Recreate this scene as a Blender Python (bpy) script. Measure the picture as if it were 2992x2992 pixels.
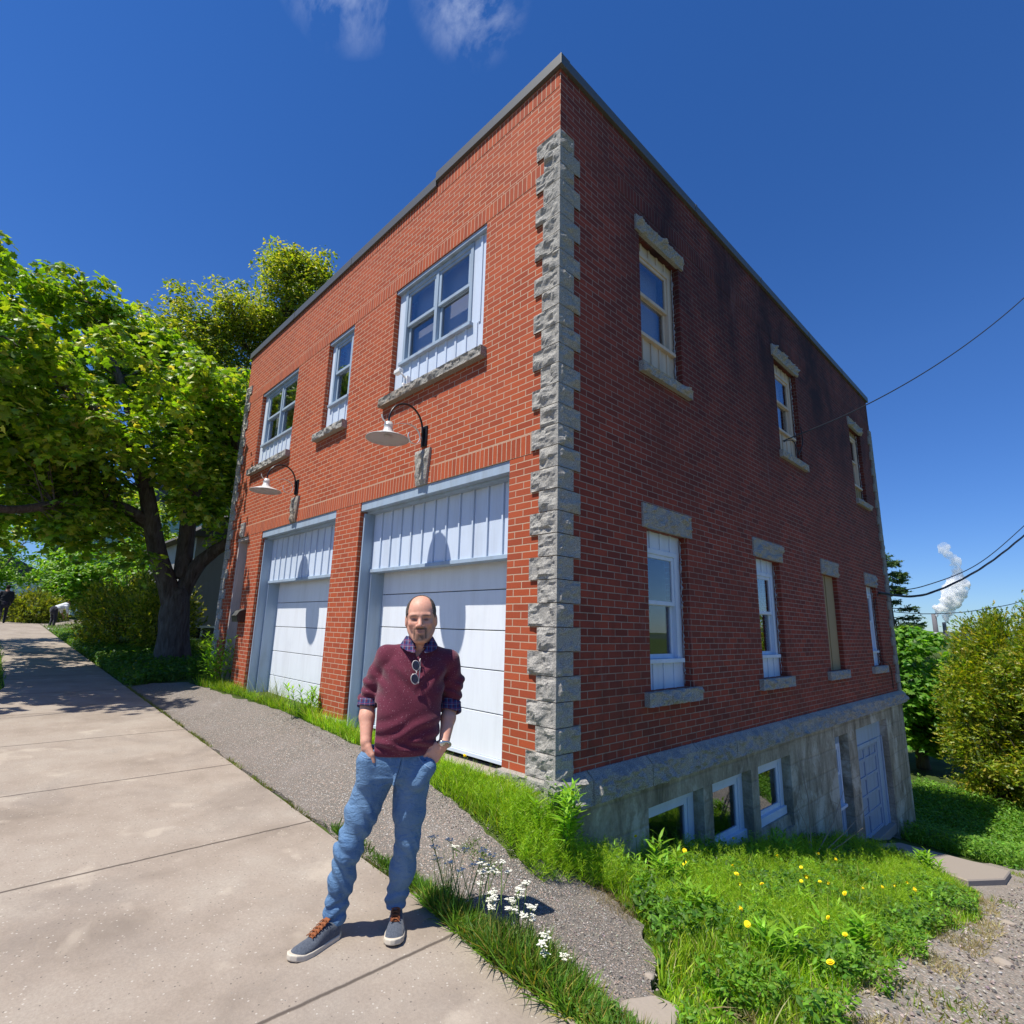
import bpy, math, random
import numpy as np
from mathutils import Vector, Matrix, noise
random.seed(7); RNG = np.random.default_rng(11)
S = bpy.context.scene; COL = S.collection; D = bpy.data
for o in list(D.objects): D.objects.remove(o)
R_ = math.radians
# ------------------------------------------------------------------ camera
cam = D.cameras.new('camera'); co = D.objects.new('camera', cam); COL.objects.link(co)
cam.sensor_width = 36; cam.lens = 36*1579.97/2992; cam.clip_start = .05; cam.clip_end = 6000
cr = Vector((0.69614898, 0.71744706, 0.02542268)); cu = Vector((0.13276463, -0.1634637, 0.97757515)); cf = Vector((-0.7055141, 0.67716271, 0.20904668))
co.matrix_world = Matrix(((cr.x, cu.x, -cf.x, 3.1054), (cr.y, cu.y, -cf.y, -3.5357), (cr.z, cu.z, -cf.z, 1.2052), (0, 0, 0, 1)))
S.camera = co
S.render.resolution_x = S.render.resolution_y = 1024
# ------------------------------------------------------------------ sky and sun
SUN = Vector((-.2, -1, 2.1)).normalized()
W = D.worlds.new('World'); S.world = W; W.use_nodes = True
wn = W.node_tree; bg = wn.nodes['Background']
sky = wn.nodes.new('ShaderNodeTexSky'); sky.sky_type = 'NISHITA'; sky.sun_disc = False
sky.sun_elevation = math.asin(SUN.z); sky.sun_rotation = math.atan2(SUN.x, SUN.y)
sky.altitude = 50; sky.air_density = 1.0; sky.dust_density = 0.0; sky.ozone_density = 3.5
def wnode(t, **k):
    n = wn.nodes.new(t)
    for a, b in k.items(): setattr(n, a, b)
    return n
hsv = wnode('ShaderNodeHueSaturation'); hsv.inputs['Saturation'].default_value = 1.27; hsv.inputs['Value'].default_value = 1.0
wn.links.new(sky.outputs[0], hsv.inputs['Color'])
tn = wn.nodes.new('ShaderNodeMix'); tn.data_type = 'RGBA'; tn.blend_type = 'MULTIPLY'; tn.inputs[0].default_value = 1; tn.inputs[7].default_value = (.92, .86, .98, 1); wn.links.new(hsv.outputs[0], tn.inputs[6])
# thin high clouds: they live in the direction of the sky, not in the picture
tc = wnode('ShaderNodeTexCoord')
sz = wnode('ShaderNodeSeparateXYZ'); wn.links.new(tc.outputs['Generated'], sz.inputs[0])
hz = wnode('ShaderNodeMapRange'); hz.inputs['From Min'].default_value = 0; hz.inputs['From Max'].default_value = .42; wn.links.new(sz.outputs[2], hz.inputs['Value'])
hm_ = wnode('ShaderNodeMix', data_type='RGBA'); hm_.inputs[6].default_value = (.36, .50, .76, 1); hm_.inputs[7].default_value = (.74, .69, .88, 1); wn.links.new(hz.outputs[0], hm_.inputs[0]); wn.links.new(hm_.outputs[2], tn.inputs[7])
def cloud_patch(c, r, seed):
    dp = wnode('ShaderNodeVectorMath', operation='DISTANCE'); dp.inputs[1].default_value = c
    wn.links.new(tc.outputs['Generated'], dp.inputs[0])
    mr = wnode('ShaderNodeMapRange'); mr.inputs['From Min'].default_value = r; mr.inputs['From Max'].default_value = r*.25
    wn.links.new(dp.outputs['Value'], mr.inputs['Value'])
    nz = wnode('ShaderNodeTexNoise'); nz.inputs['Scale'].default_value = 9; nz.inputs['Detail'].default_value = 8; nz.inputs['Roughness'].default_value = .62; nz.inputs['Distortion'].default_value = .15
    mp = wnode('ShaderNodeMapping'); mp.inputs['Location'].default_value = (seed, 0, 0); mp.inputs['Scale'].default_value = (1, 1.6, 1)
    wn.links.new(tc.outputs['Generated'], mp.inputs['Vector']); wn.links.new(mp.outputs[0], nz.inputs['Vector'])
    m2 = wnode('ShaderNodeMapRange'); m2.inputs['From Min'].default_value = .46; m2.inputs['From Max'].default_value = .72
    wn.links.new(nz.outputs[0], m2.inputs['Value'])
    mu = wnode('ShaderNodeMath', operation='MULTIPLY'); wn.links.new(mr.outputs[0], mu.inputs[0]); wn.links.new(m2.outputs[0], mu.inputs[1])
    return mu
CLOUDS = [((-.56, .205, .845), .095, 0), ((-.47, .345, .85), .085, 5.3)]
acc = None
for c, r, s in CLOUDS:
    p = cloud_patch(Vector(c).normalized(), r, s)
    if acc is None: acc = p
    else:
        a = wnode('ShaderNodeMath', operation='ADD', use_clamp=True); wn.links.new(acc.outputs[0], a.inputs[0]); wn.links.new(p.outputs[0], a.inputs[1]); acc = a
sc = wnode('ShaderNodeMath', operation='MULTIPLY'); sc.inputs[1].default_value = .38; wn.links.new(acc.outputs[0], sc.inputs[0])
mx = wnode('ShaderNodeMix', data_type='RGBA'); mx.inputs[7].default_value = (7.0, 7.6, 8.6, 1)
wn.links.new(sc.outputs[0], mx.inputs[0]); wn.links.new(tn.outputs[2], mx.inputs[6]); wn.links.new(mx.outputs[2], bg.inputs['Color'])
bg.inputs['Strength'].default_value = .12
sl = D.lights.new('sun', 'SUN'); sl.energy = 4.8; sl.angle = R_(.53); sl.color = (1, .95, .86)
so = D.objects.new('sun', sl); COL.objects.link(so); so.rotation_euler = SUN.to_track_quat('Z', 'Y').to_euler(); so.location = (-3, -15, 30)
S.view_settings.view_transform = 'Standard'; S.view_settings.look = 'None'; S.view_settings.exposure = 0.42; S.view_settings.gamma = 1
S.render.engine = 'CYCLES'
S.cycles.max_bounces = 18; S.cycles.diffuse_bounces = 4; S.cycles.glossy_bounces = 4; S.cycles.transmission_bounces = 6; S.cycles.transparent_max_bounces = 12; S.cycles.volume_step_rate = 4; S.cycles.volume_bounces = 18
# ------------------------------------------------------------------ helpers
def link(o, parent=None):
    COL.objects.link(o)
    if parent is not None: o.parent = parent
    return o
def tag(o, label=None, cat=None, group=None, kind=None):
    if label: o['label'] = label
    if cat: o['category'] = cat
    if group: o['group'] = group
    if kind: o['kind'] = kind
    return o
def thing(name, loc, label, cat, group=None):
    o = D.objects.new(name, None); o.location = loc; o.empty_display_size = .2; link(o); return tag(o, label, cat, group)
def npmesh(name, V, F, mat, parent=None, uv=None, tint=None, smooth=False, origin=None):
    """V (n,3) world, F (m,k) or list of index tuples -> object; local to parent's location"""
    V = np.asarray(V, np.float32).copy()
    off = np.array(parent_world(parent) if parent is not None else (origin if origin is not None else (0, 0, 0)), np.float32)
    V -= off
    me = D.meshes.new(name)
    if isinstance(F, np.ndarray):
        k = F.shape[1]; nl = F.size; ft = F.reshape(-1); ls = np.arange(0, nl, k); lt = np.full(len(F), k)
    else:
        lt = np.array([len(f) for f in F]); ls = np.concatenate([[0], np.cumsum(lt)[:-1]]) if len(F) else np.zeros(0, int); ft = np.array([i for f in F for i in f]); nl = len(ft)
    me.vertices.add(len(V)); me.vertices.foreach_set('co', V.ravel())
    me.loops.add(nl); me.loops.foreach_set('vertex_index', ft.astype(np.int32))
    me.polygons.add(len(lt)); me.polygons.foreach_set('loop_start', ls.astype(np.int32)); me.polygons.foreach_set('loop_total', lt.astype(np.int32))
    me.polygons.foreach_set('use_smooth', np.full(len(lt), bool(smooth)))
    if uv is not None:
        l = me.uv_layers.new(name='UVMap'); l.data.foreach_set('uv', np.asarray(uv, np.float32).ravel())
    me.update(calc_edges=True)
    if tint is not None:
        a = me.attributes.new('tint', 'FLOAT_COLOR', 'POINT'); t = np.ones((len(V), 4), np.float32); t[:, :3] = tint; a.data.foreach_set('color', t.ravel())
    if mat: me.materials.append(mat)
    o = D.objects.new(name, me); link(o, parent)
    if parent is None and origin is not None: o.location = origin
    return o
def parent_world(p):
    v = Vector((0, 0, 0))
    while p is not None: v += p.location; p = p.parent
    return tuple(v)
class MB:
    def __init__(s): s.v = []; s.f = []
    def add(s, V, F):
        n = len(s.v); s.v += [tuple(p) for p in V]; s.f += [tuple(i+n for i in f) for f in F]; return s
    def box(s, x0, x1, y0, y1, z0, z1):
        if x0 > x1: x0, x1 = x1, x0
        if y0 > y1: y0, y1 = y1, y0
        if z0 > z1: z0, z1 = z1, z0
        return s.add([(x0,y0,z0),(x1,y0,z0),(x1,y1,z0),(x0,y1,z0),(x0,y0,z1),(x1,y0,z1),(x1,y1,z1),(x0,y1,z1)],
                     [(0,3,2,1),(4,5,6,7),(0,1,5,4),(1,2,6,5),(2,3,7,6),(3,0,4,7)])
    def tube(s, P, r, n=8, cap=True):
        V, F = tube_geo(P, r, n, cap); return s.add(V, F)
    def build(s, name, mat, parent=None, bevel=0, smooth=False, origin=None):
        o = npmesh(name, s.v, s.f, mat, parent, smooth=smooth, origin=origin)
        if bevel:
            m = o.modifiers.new('bevel', 'BEVEL'); m.width = bevel; m.segments = 2; m.limit_method = 'ANGLE'
        return o
def tube_geo(P, r, n=8, cap=True):
    P = [Vector(p) for p in P]; rs = r if hasattr(r, '__len__') else [r]*len(P)
    V = []; F = []; prev = None
    for i, p in enumerate(P):
        t = (P[min(i+1, len(P)-1)]-P[max(i-1, 0)]).normalized()
        if prev is None:
            a = t.cross(Vector((0, 0, 1)));
            if a.length < .1: a = t.cross(Vector((1, 0, 0)))
        else: a = prev - t*prev.dot(t)
        a.normalize(); prev = a; b = t.cross(a)
        for k in range(n):
            q = 2*math.pi*k/n; V.append(p+(a*math.cos(q)+b*math.sin(q))*rs[i])
    for i in range(len(P)-1):
        for k in range(n):
            F.append((i*n+k, i*n+(k+1) % n, (i+1)*n+(k+1) % n, (i+1)*n+k))
    if cap: F.append(tuple(range(n))[::-1]); F.append(tuple((len(P)-1)*n+k for k in range(n)))
    return V, F
def lathe_geo(prof, c, n=32):
    V = []; F = []
    for r, z in prof:
        for k in range(n):
            q = 2*math.pi*k/n; V.append((c[0]+r*math.cos(q), c[1]+r*math.sin(q), c[2]+z))
    for i in range(len(prof)-1):
        for k in range(n): F.append((i*n+k, i*n+(k+1) % n, (i+1)*n+(k+1) % n, (i+1)*n+k))
    return V, F
def spline(P, m=8):
    P = [Vector(p) for p in P]; out = []
    for i in range(len(P)-1):
        p0 = P[max(i-1, 0)]; p1 = P[i]; p2 = P[i+1]; p3 = P[min(i+2, len(P)-1)]
        for k in range(m):
            t = k/m; out.append(.5*((2*p1)+(p2-p0)*t+(2*p0-5*p1+4*p2-p3)*t*t+(3*p1-p0-3*p2+p3)*t**3))
    return out+[P[-1]]
# ------------------------------------------------------------------ materials
def srgb(r, g, b):
    f = lambda c: (c/255/12.92) if c/255 <= .04045 else ((c/255+.055)/1.055)**2.4
    return (f(r), f(g), f(b), 1)
class Mt:
    """small node-graph helper"""
    def __init__(s, name):
        s.m = D.materials.new(name); s.m.use_nodes = True; s.t = s.m.node_tree; s.p = s.t.nodes['Principled BSDF']; s.out = s.t.nodes['Material Output']
    def n(s, t, **k):
        x = s.t.nodes.new(t)
        for a, b in k.items(): setattr(x, a, b)
        return x
    def l(s, a, b): s.t.links.new(a, b)
    def coord(s, kind='Object', scale=(1, 1, 1), loc=(0, 0, 0), rot=(0, 0, 0)):
        c = s.n('ShaderNodeTexCoord'); m = s.n('ShaderNodeMapping'); m.inputs['Scale'].default_value = scale; m.inputs['Location'].default_value = loc; m.inputs['Rotation'].default_value = rot
        s.l(c.outputs[kind], m.inputs['Vector']); return m.outputs[0]
    def noise(s, vec, scale=5, detail=6, rough=.55, dist=0):
        x = s.n('ShaderNodeTexNoise'); x.inputs['Scale'].default_value = scale; x.inputs['Detail'].default_value = detail; x.inputs['Roughness'].default_value = rough; x.inputs['Distortion'].default_value = dist
        if vec is not None: s.l(vec, x.inputs['Vector'])
        return x.outputs[0]
    def vor(s, vec, scale=5, out='Distance', feature='F1'):
        x = s.n('ShaderNodeTexVoronoi', feature=feature); x.inputs['Scale'].default_value = scale
        s.l(vec, x.inputs['Vector']); return x.outputs[out]
    def ramp(s, v, stops):
        x = s.n('ShaderNodeValToRGB'); e = x.color_ramp.elements
        while len(e) < len(stops): e.new(.5)
        for i, (p, c) in enumerate(stops): e[i].position = p; e[i].color = c if len(c) == 4 else (*c, 1)
        s.l(v, x.inputs[0]); return x.outputs[0]
    def mr(s, v, a, b, c=0, d=1):
        x = s.n('ShaderNodeMapRange'); x.inputs[1].default_value = a; x.inputs[2].default_value = b; x.inputs[3].default_value = c; x.inputs[4].default_value = d
        s.l(v, x.inputs[0]); return x.outputs[0]
    def math(s, op, a, b=None, clamp=False):
        x = s.n('ShaderNodeMath', operation=op, use_clamp=clamp)
        for i, q in enumerate((a, b)):
            if q is None: continue
            if isinstance(q, (int, float)): x.inputs[i].default_value = q
            else: s.l(q, x.inputs[i])
        return x.outputs[0]
    def mix(s, f, a, b, blend='MIX'):
        x = s.n('ShaderNodeMix', data_type='RGBA', blend_type=blend)
        for i, q in ((0, f), (6, a), (7, b)):
            if isinstance(q, (int, float)): x.inputs[i].default_value = q
            elif isinstance(q, (tuple, list)): x.inputs[i].default_value = q if len(q) == 4 else (*q, 1)
            else: s.l(q, x.inputs[i])
        return x.outputs[2]
    def bump(s, h, dist=.01, strength=1, prev=None):
        x = s.n('ShaderNodeBump'); x.inputs['Distance'].default_value = dist; x.inputs['Strength'].default_value = strength
        s.l(h, x.inputs['Height'])
        if prev is not None: s.l(prev, x.inputs['Normal'])
        s.l(x.outputs[0], s.p.inputs['Normal']); return x.outputs[0]
    def col(s, c):
        if isinstance(c, (tuple, list)): s.p.inputs['Base Color'].default_value = c if len(c) == 4 else (*c, 1)
        else: s.l(c, s.p.inputs['Base Color'])
        return s
    def rough(s, v, spec=None):
        if isinstance(v, (int, float)): s.p.inputs['Roughness'].default_value = v
        else: s.l(v, s.p.inputs['Roughness'])
        if spec is not None: s.p.inputs['Specular IOR Level'].default_value = spec
        return s
    def sep(s, vec):
        x = s.n('ShaderNodeSeparateXYZ'); s.l(vec, x.inputs[0]); return x.outputs
def brick(name, offset, side):
    m = Mt(name); uv = m.coord('UV'); ob = m.coord('Object')
    b = m.n('ShaderNodeTexBrick', offset=offset, offset_frequency=2, squash=1)
    b.inputs['Scale'].default_value = 1; b.inputs['Brick Width'].default_value = .2127 if offset else .2032; b.inputs['Row Height'].default_value = .06773
    b.inputs['Mortar Size'].default_value = .0052 if not side else .0048; b.inputs['Mortar Smooth'].default_value = .15; b.inputs['Bias'].default_value = -.1
    wob = m.noise(uv, 18, 3); wv = m.n('ShaderNodeVectorMath', operation='MULTIPLY_ADD')
    m.l(wob, wv.inputs[0]); wv.inputs[1].default_value = (.004, .004, 0); m.l(uv, wv.inputs[2]); m.l(wv.outputs[0], b.inputs['Vector'])
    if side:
        c1, c2, mo = (.33, .062, .036), (.15, .034, .026), (.38, .29, .23)  # side brick and mortar lightened to stand in for fill light in shade
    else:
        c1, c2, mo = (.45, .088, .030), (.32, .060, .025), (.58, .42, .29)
    b.inputs['Color1'].default_value = (*c1, 1); b.inputs['Color2'].default_value = (*c2, 1); b.inputs['Mortar'].default_value = (*mo, 1)
    fine = m.noise(ob, 60, 4, .7); big = m.noise(ob, .9, 5, .6); mid = m.noise(ob, 7, 5, .7)
    c = m.mix(m.mr(fine, .3, .7, 0, .22), b.outputs['Color'], (.12, .03, .02), 'MIX')
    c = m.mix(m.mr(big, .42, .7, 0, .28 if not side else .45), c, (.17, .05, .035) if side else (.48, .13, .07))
    if side:
        # soot and algae that have settled on the damp top of the wall
        xyz = m.sep(ob); z = xyz[2]; y = xyz[1]
        st = m.noise(m.coord('Object', (1, .55, .35)), 1.5, 7, .65, .3)
        h = m.mr(z, 2.2, 5.9, 0, 1); yy = m.mr(y, .55, 1.9, 0, 1)
        f = m.math('MULTIPLY', m.math('MULTIPLY', h, m.mr(st, .30, .62, .30, 1)), yy, True)
        c = m.mix(m.math('MULTIPLY', f, .93), c, (.022, .013, .016))
        lo = m.math('MULTIPLY', m.mr(mid, .5, .62), m.mr(z, 3.5, 0, 0, .4)); c = m.mix(lo, c, (.09, .03, .022))
        # pale efflorescence streaks
        ef = m.math('MULTIPLY', m.mr(m.noise(m.coord('Object', (1, 1, .2), (4, 0, 0)), 2.3, 6, .7), .62, .74), .35); c = m.mix(ef, c, (.33, .2, .19))
    m.col(c).rough(.88, .25)
    hh = m.math('ADD', m.math('MULTIPLY', b.outputs['Fac'], -1), m.math('MULTIPLY', fine, .35))
    m.bump(hh, .006, .9)
    return m.m
def granite(name, dark=1.0, rust=False):
    m = Mt(name); ob = m.coord('Object')
    n1 = m.noise(ob, 130, 3, .75); n2 = m.noise(ob, 14, 6, .6); n3 = m.vor(ob, 210, 'Color')
    c = m.ramp(n1, [(.32, (.10*dark, .105*dark, .11*dark)), (.5, (.37*dark, .355*dark, .325*dark)), (.68, (.68*dark, .65*dark, .59*dark))])
    c = m.mix(m.mr(n2, .4, .7, 0, .5), c, (.29*dark, .275*dark, .25*dark))
    if rust: c = m.mix(m.mr(m.noise(m.coord('Object', (.5, 1, 1), (3, 0, 0)), 3, 4, .6), .5, .66, 0, .5), c, (.27, .17, .09))
    c = m.mix(1.0, c, (1.0, .99, .96, 1), 'MULTIPLY'); m.col(c).rough(.9, .2); m.bump(m.math('ADD', n1, m.math('MULTIPLY', n2, 2)), .012, .7)  # slightly warm tint put into the stone to offset blue skylight
    return m.m
def paint(name, base, dirt=(.18, .17, .17), amt=.35, rough=.55, streak=True):
    m = Mt(name); ob = m.coord('Object', (1, 1, .12) if streak else (1, 1, 1))
    a = m.noise(ob, 7, 8, .65); b = m.noise(m.coord('Object'), 3.1, 6, .6); g = m.noise(m.coord('Object', (40, 40, 3)), 1, 3)
    c = m.mix(m.mr(a, .45, .8, 0, amt), base, dirt); c = m.mix(m.mr(b, .55, .75, 0, amt*.8), c, tuple(x*.72 for x in base[:3]))
    chip = m.mr(m.noise(m.coord('Object'), 22, 6, .7), .70, .74); c = m.mix(m.math('MULTIPLY', chip, .6), c, (.28, .25, .22))
    m.col(c).rough(rough, .35); m.bump(a, .0015, .25); return m.m
def simple(name, c, rough=.5, spec=.5, metal=0, bumps=0):
    m = Mt(name); ob = m.coord('Object'); n = m.noise(ob, 40, 4)
    m.col(m.mix(m.mr(n, .3, .8, 0, .3), c, tuple(x*.7 for x in c[:3]))).rough(rough, spec); m.p.inputs['Metallic'].default_value = metal
    if bumps: m.bump(n, bumps, .6)
    return m.m
def glass(name, tint=.55):
    m = Mt(name); m.t.nodes.remove(m.p)
    tr = m.n('ShaderNodeBsdfTransparent'); tr.inputs[0].default_value = (tint, tint, tint*1.02, 1)
    gl = m.n('ShaderNodeBsdfGlossy'); gl.inputs['Roughness'].default_value = .012; gl.inputs['Color'].default_value = (.9, .95, 1, 1)
    fr = m.n('ShaderNodeLayerWeight'); fr.inputs['Blend'].default_value = .5
    mixs = m.n('ShaderNodeMixShader'); f = m.math('ADD', m.math('MULTIPLY', m.math('POWER', fr.outputs['Facing'], 3.5), .7), .07, True)
    m.l(f, mixs.inputs[0]); m.l(tr.outputs[0], mixs.inputs[1]); m.l(gl.outputs[0], mixs.inputs[2]); m.l(mixs.outputs[0], m.out.inputs['Surface']); return m.m
def concrete_wall():
    m = Mt('stained_concrete'); ob = m.coord('Object'); st = m.noise(m.coord('Object', (1, 1.3, .5)), 2.6, 10, .72, .5); sp = m.noise(ob, 26, 6, .7)
    c = m.ramp(st, [(.34, (.13, .115, .09)), (.48, (.30, .275, .225)), (.62, (.46, .44, .385)), (.75, (.66, .65, .60))])
    c = m.mix(m.mr(sp, .35, .7, 0, .55), c, (.15, .145, .125))
    z = m.sep(ob)[2]; w = m.n('ShaderNodeTexWave', wave_type='BANDS', bands_direction='Z'); w.inputs['Scale'].default_value = 1.05; w.inputs['Distortion'].default_value = .8; w.inputs['Detail'].default_value = 3; m.l(ob, w.inputs['Vector'])
    c = m.mix(m.mr(m.noise(m.coord('Object', (1, 1, .8), (9, 2, 0)), 1.7, 8, .7, .4), .53, .62, 0, .6), c, (.56, .56, .53)); c = m.mix(m.mr(w.outputs[1], .03, 0, 0, .22), c, (.08, .078, .07))
    c = m.mix(1.0, c, (1.08, 1.03, .92, 1), 'MULTIPLY'); m.col(c).rough(.93, .2); m.bump(m.math('ADD', sp, m.math('MULTIPLY', m.mr(w.outputs[1], .05, 0), -.4)), .012, .8); return m.m  # warm tint put into the concrete against the blue cast in shade
def pavement_mat():
    m = Mt('pavement_concrete'); ob = m.coord('Object')
    n = m.noise(ob, 1.6, 7, .6); f = m.noise(ob, 70, 4, .75); ag = m.vor(ob, 62, 'Color'); agd = m.vor(ob, 62)
    c = m.ramp(n, [(.3, (.25, .205, .16)), (.5, (.34, .285, .23)), (.7, (.39, .34, .28))])
    c = m.mix(m.mr(f, .35, .7, 0, .45), c, (.20, .165, .135)); c = m.mix(m.mr(m.noise(m.coord('Object', (1, 1, 1), (2, 9, 0)), .9, 8, .7, .6), .5, .66, 0, .35), c, (.17, .145, .125))
    ags = m.sep(ag); pick = m.mr(ags[0], .90, .93); spot = m.math('MULTIPLY', pick, m.mr(agd, .34, .24))
    c = m.mix(m.math('MULTIPLY', spot, .55), c, (.58, .54, .47)); dk = m.math('MULTIPLY', m.mr(ags[1], .93, .95), m.mr(agd, .3, .22)); c = m.mix(m.math('MULTIPLY', dk, .7), c, (.08, .07, .06))
    pale = m.mr(m.noise(m.coord('Object', (1, 1, 1), (7, 3, 0)), 2.6, 4, .5, .3), .62, .70, 0, .35); c = m.mix(pale, c, (.52, .45, .36))
    # tooled joints across the path
    xyz = m.sep(ob); wv = m.math('ADD', xyz[0], m.math('MULTIPLY', m.math('SUBTRACT', m.noise(ob, 9, 4), .5), .02))
    q = m.math('PINGPONG', m.math('SUBTRACT', wv, .52), .9625); j = m.mr(q, .014, .005)
    c = m.mix(m.math('MULTIPLY', j, .85), c, (.07, .055, .045))
    m.col(c).rough(.9, .25); m.bump(m.math('SUBTRACT', m.math('MULTIPLY', f, .35), j), .006, .8); return m.m
def asphalt_mat(name, base=(.15, .135, .115), pale=(.36, .32, .27), gs=95, extra=0):
    m = Mt(name); ob = m.coord('Object'); v = m.vor(ob, gs, 'Color'); d = m.vor(ob, gs); s = m.sep(v); n = m.noise(ob, 1.3, 7, .6)
    stone = m.mix(s[0], (.10, .09, .09), pale); stone = m.mix(m.mr(s[1], .75, .8), stone, (.50, .36, .28)); stone = m.mix(m.mr(s[2], .90, .93), stone, (.62, .60, .57))
    c = m.mix(m.mr(d, .55, .3), base, stone); c = m.mix(m.mr(n, .4, .65, 0, .45), c, (.24, .205, .18)); c = m.mix(m.mr(m.noise(ob, 5, 6, .7), .58, .75, 0, .5+extra), c, (.36, .34, .32) if not extra else (.42, .35, .25))
    cr = m.mr(m.vor(m.mix(.12, ob, m.n('ShaderNodeTexNoise').outputs[1]), 1.15, 'Distance', 'DISTANCE_TO_EDGE'), .012, .0, 0, .0)
    m.col(c).rough(.92, .2); m.bump(m.math('SUBTRACT', .5, d), .008, .9); return m.m
def soil_mat():
    m = Mt('turf_soil'); ob = m.coord('Object'); n = m.noise(ob, .8, 8, .65); f = m.noise(ob, 22, 6, .75)
    c = m.mix(m.mr(n, .4, .62), (.045, .075, .016), (.085, .135, .022)); c = m.mix(m.mr(f, .45, .75, 0, .6), c, (.10, .08, .045)); m.col(c).rough(.95, .15); m.bump(f, .03, .8); return m.m
def leafmat(name, rough=.45, trans=.35, gain=1.0, spec=.35):
    m = Mt(name); a = m.n('ShaderNodeAttribute', attribute_name='tint'); n = m.noise(m.coord('Object'), 30, 2)
    c = m.mix(m.mr(n, .3, .7, 0, .25), a.outputs['Color'], (.02, .05, .005)); m.col(c).rough(rough, spec)
    t = m.n('ShaderNodeBsdfTranslucent'); tcx = m.mix(1.0, c, (1.9*gain, 1.9*gain, .5, 1), 'MULTIPLY'); m.l(tcx, t.inputs[0])
    x = m.n('ShaderNodeMixShader'); x.inputs[0].default_value = trans; m.l(m.p.outputs[0], x.inputs[1]); m.l(t.outputs[0], x.inputs[2]); m.l(x.outputs[0], m.out.inputs['Surface']); return m.m
def bark_mat(name, a=(.07, .055, .045), b=(.20, .175, .15)):
    m = Mt(name); v = m.coord('Object', (6, 6, 1.1)); n = m.noise(v, 2.2, 8, .7, .8); w = m.noise(m.coord('Object'), 14, 6, .7)
    m.col(m.mix(m.mr(n, .35, .68), a, b)).rough(.95, .15); m.bump(m.math('ADD', n, m.math('MULTIPLY', w, .4)), .05, 1); return m.m
def fabric(name, c1, c2, scale=300, fl=None, bump=.002):
    m = Mt(name); ob = m.coord('Object'); n = m.noise(ob, scale, 3, .8); w = m.noise(ob, 9, 4, .6)
    c = m.mix(m.mr(n, .35, .65), c1, c2)
    if fl: f = m.vor(ob, 150, 'Color'); d = m.vor(ob, 150); c = m.mix(m.math('MULTIPLY', m.math('MULTIPLY', m.mr(m.sep(f)[0], .86, .9), m.mr(d, .35, .2)), .6), c, fl)
    m.col(c).rough(.95, .1); m.p.inputs['Sheen Weight'].default_value = .25; m.bump(m.math('ADD', n, m.math('MULTIPLY', w, 3)), bump, .8); return m.m
def tintmat(name, rough=.5, spec=.4, sss=0, bump=0, nscale=60):
    m = Mt(name); a = m.n('ShaderNodeAttribute', attribute_name='tint'); n = m.noise(m.coord('Object'), nscale, 4, .6)
    m.col(m.mix(m.mr(n, .35, .75, 0, .18), a.outputs['Color'], (.30, .12, .08) if sss else (.05, .05, .05))).rough(rough, spec)
    if sss: m.p.inputs['Subsurface Weight'].default_value = sss; m.p.inputs['Subsurface Radius'].default_value = (.012, .005, .003)
    if bump: m.bump(n, bump, .6)
    return m.m
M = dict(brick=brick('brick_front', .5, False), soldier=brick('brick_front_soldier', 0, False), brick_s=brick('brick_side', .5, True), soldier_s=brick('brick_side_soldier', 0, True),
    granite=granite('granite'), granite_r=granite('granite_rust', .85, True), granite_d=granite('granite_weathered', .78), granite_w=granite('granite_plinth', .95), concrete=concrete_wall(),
    blue=paint('pale_blue_paint', (.58, .66, .77, 1), (.25, .25, .25), .3), bluegrey=paint('weathered_blue_paint', (.34, .43, .53, 1), (.20, .19, .17), .5), door=paint('door_paint', (.78, .81, .84, 1), (.42, .41, .40), .28, .45),
    bluedoor=paint('old_door_paint', (.30, .37, .47, 1), (.15, .15, .15), .5), cream=paint('cream_paint', (.62, .50, .37, 1), (.25, .2, .15), .45), white=paint('white_trim', (.60, .68, .78, 1), (.25, .25, .25), .25),
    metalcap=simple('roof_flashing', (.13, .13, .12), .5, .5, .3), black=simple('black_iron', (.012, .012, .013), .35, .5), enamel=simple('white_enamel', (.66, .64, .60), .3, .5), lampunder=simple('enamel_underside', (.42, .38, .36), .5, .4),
    glass=glass('window_glass', .85), plaster=simple('interior_plaster', (.82, .82, .80), .9, .2), curtain=simple('curtain_cloth', (.42, .44, .46), .95, .1), dark=simple('dark_interior', (.03, .03, .032), .9, .2),
    pave=pavement_mat(), asphalt=asphalt_mat('apron_asphalt'), gravel=asphalt_mat('gravel_drive', (.24, .21, .17), (.50, .45, .38), 55, .3), road=asphalt_mat('road_asphalt', (.05, .05, .05), (.12, .12, .12)),
    soil=soil_mat(), leaf=leafmat('maple_leaf', .42, .42, 1.0, .5), leaf2=leafmat('leaf_bright', .45, .42, 1.1), needle=leafmat('conifer_foliage', .6, .2), grass=leafmat('grass_blade', .5, .38), bark=bark_mat('maple_bark'), twig=bark_mat('twig_bark', (.05, .04, .03), (.14, .11, .08)),
    plaster_old=paint('peeling_plaster', (.56, .47, .43, 1), (.10, .08, .07), .6), ply=simple('weathered_plywood', (.36, .27, .15), .85, .2, 0, .003), slab=simple('slab_concrete', (.34, .29, .24), .92, .2, 0, .004),
    rubber=simple('cable_rubber', (.015, .015, .016), .5, .4), siding=paint('grey_siding', (.30, .29, .28, 1)), siding_g=paint('green_siding', (.38, .50, .44, 1)), shingle=simple('roof_shingle', (.09, .085, .08), .9, .2), whitepaint=simple('white_paint', (.78, .78, .76), .5, .4))
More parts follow.
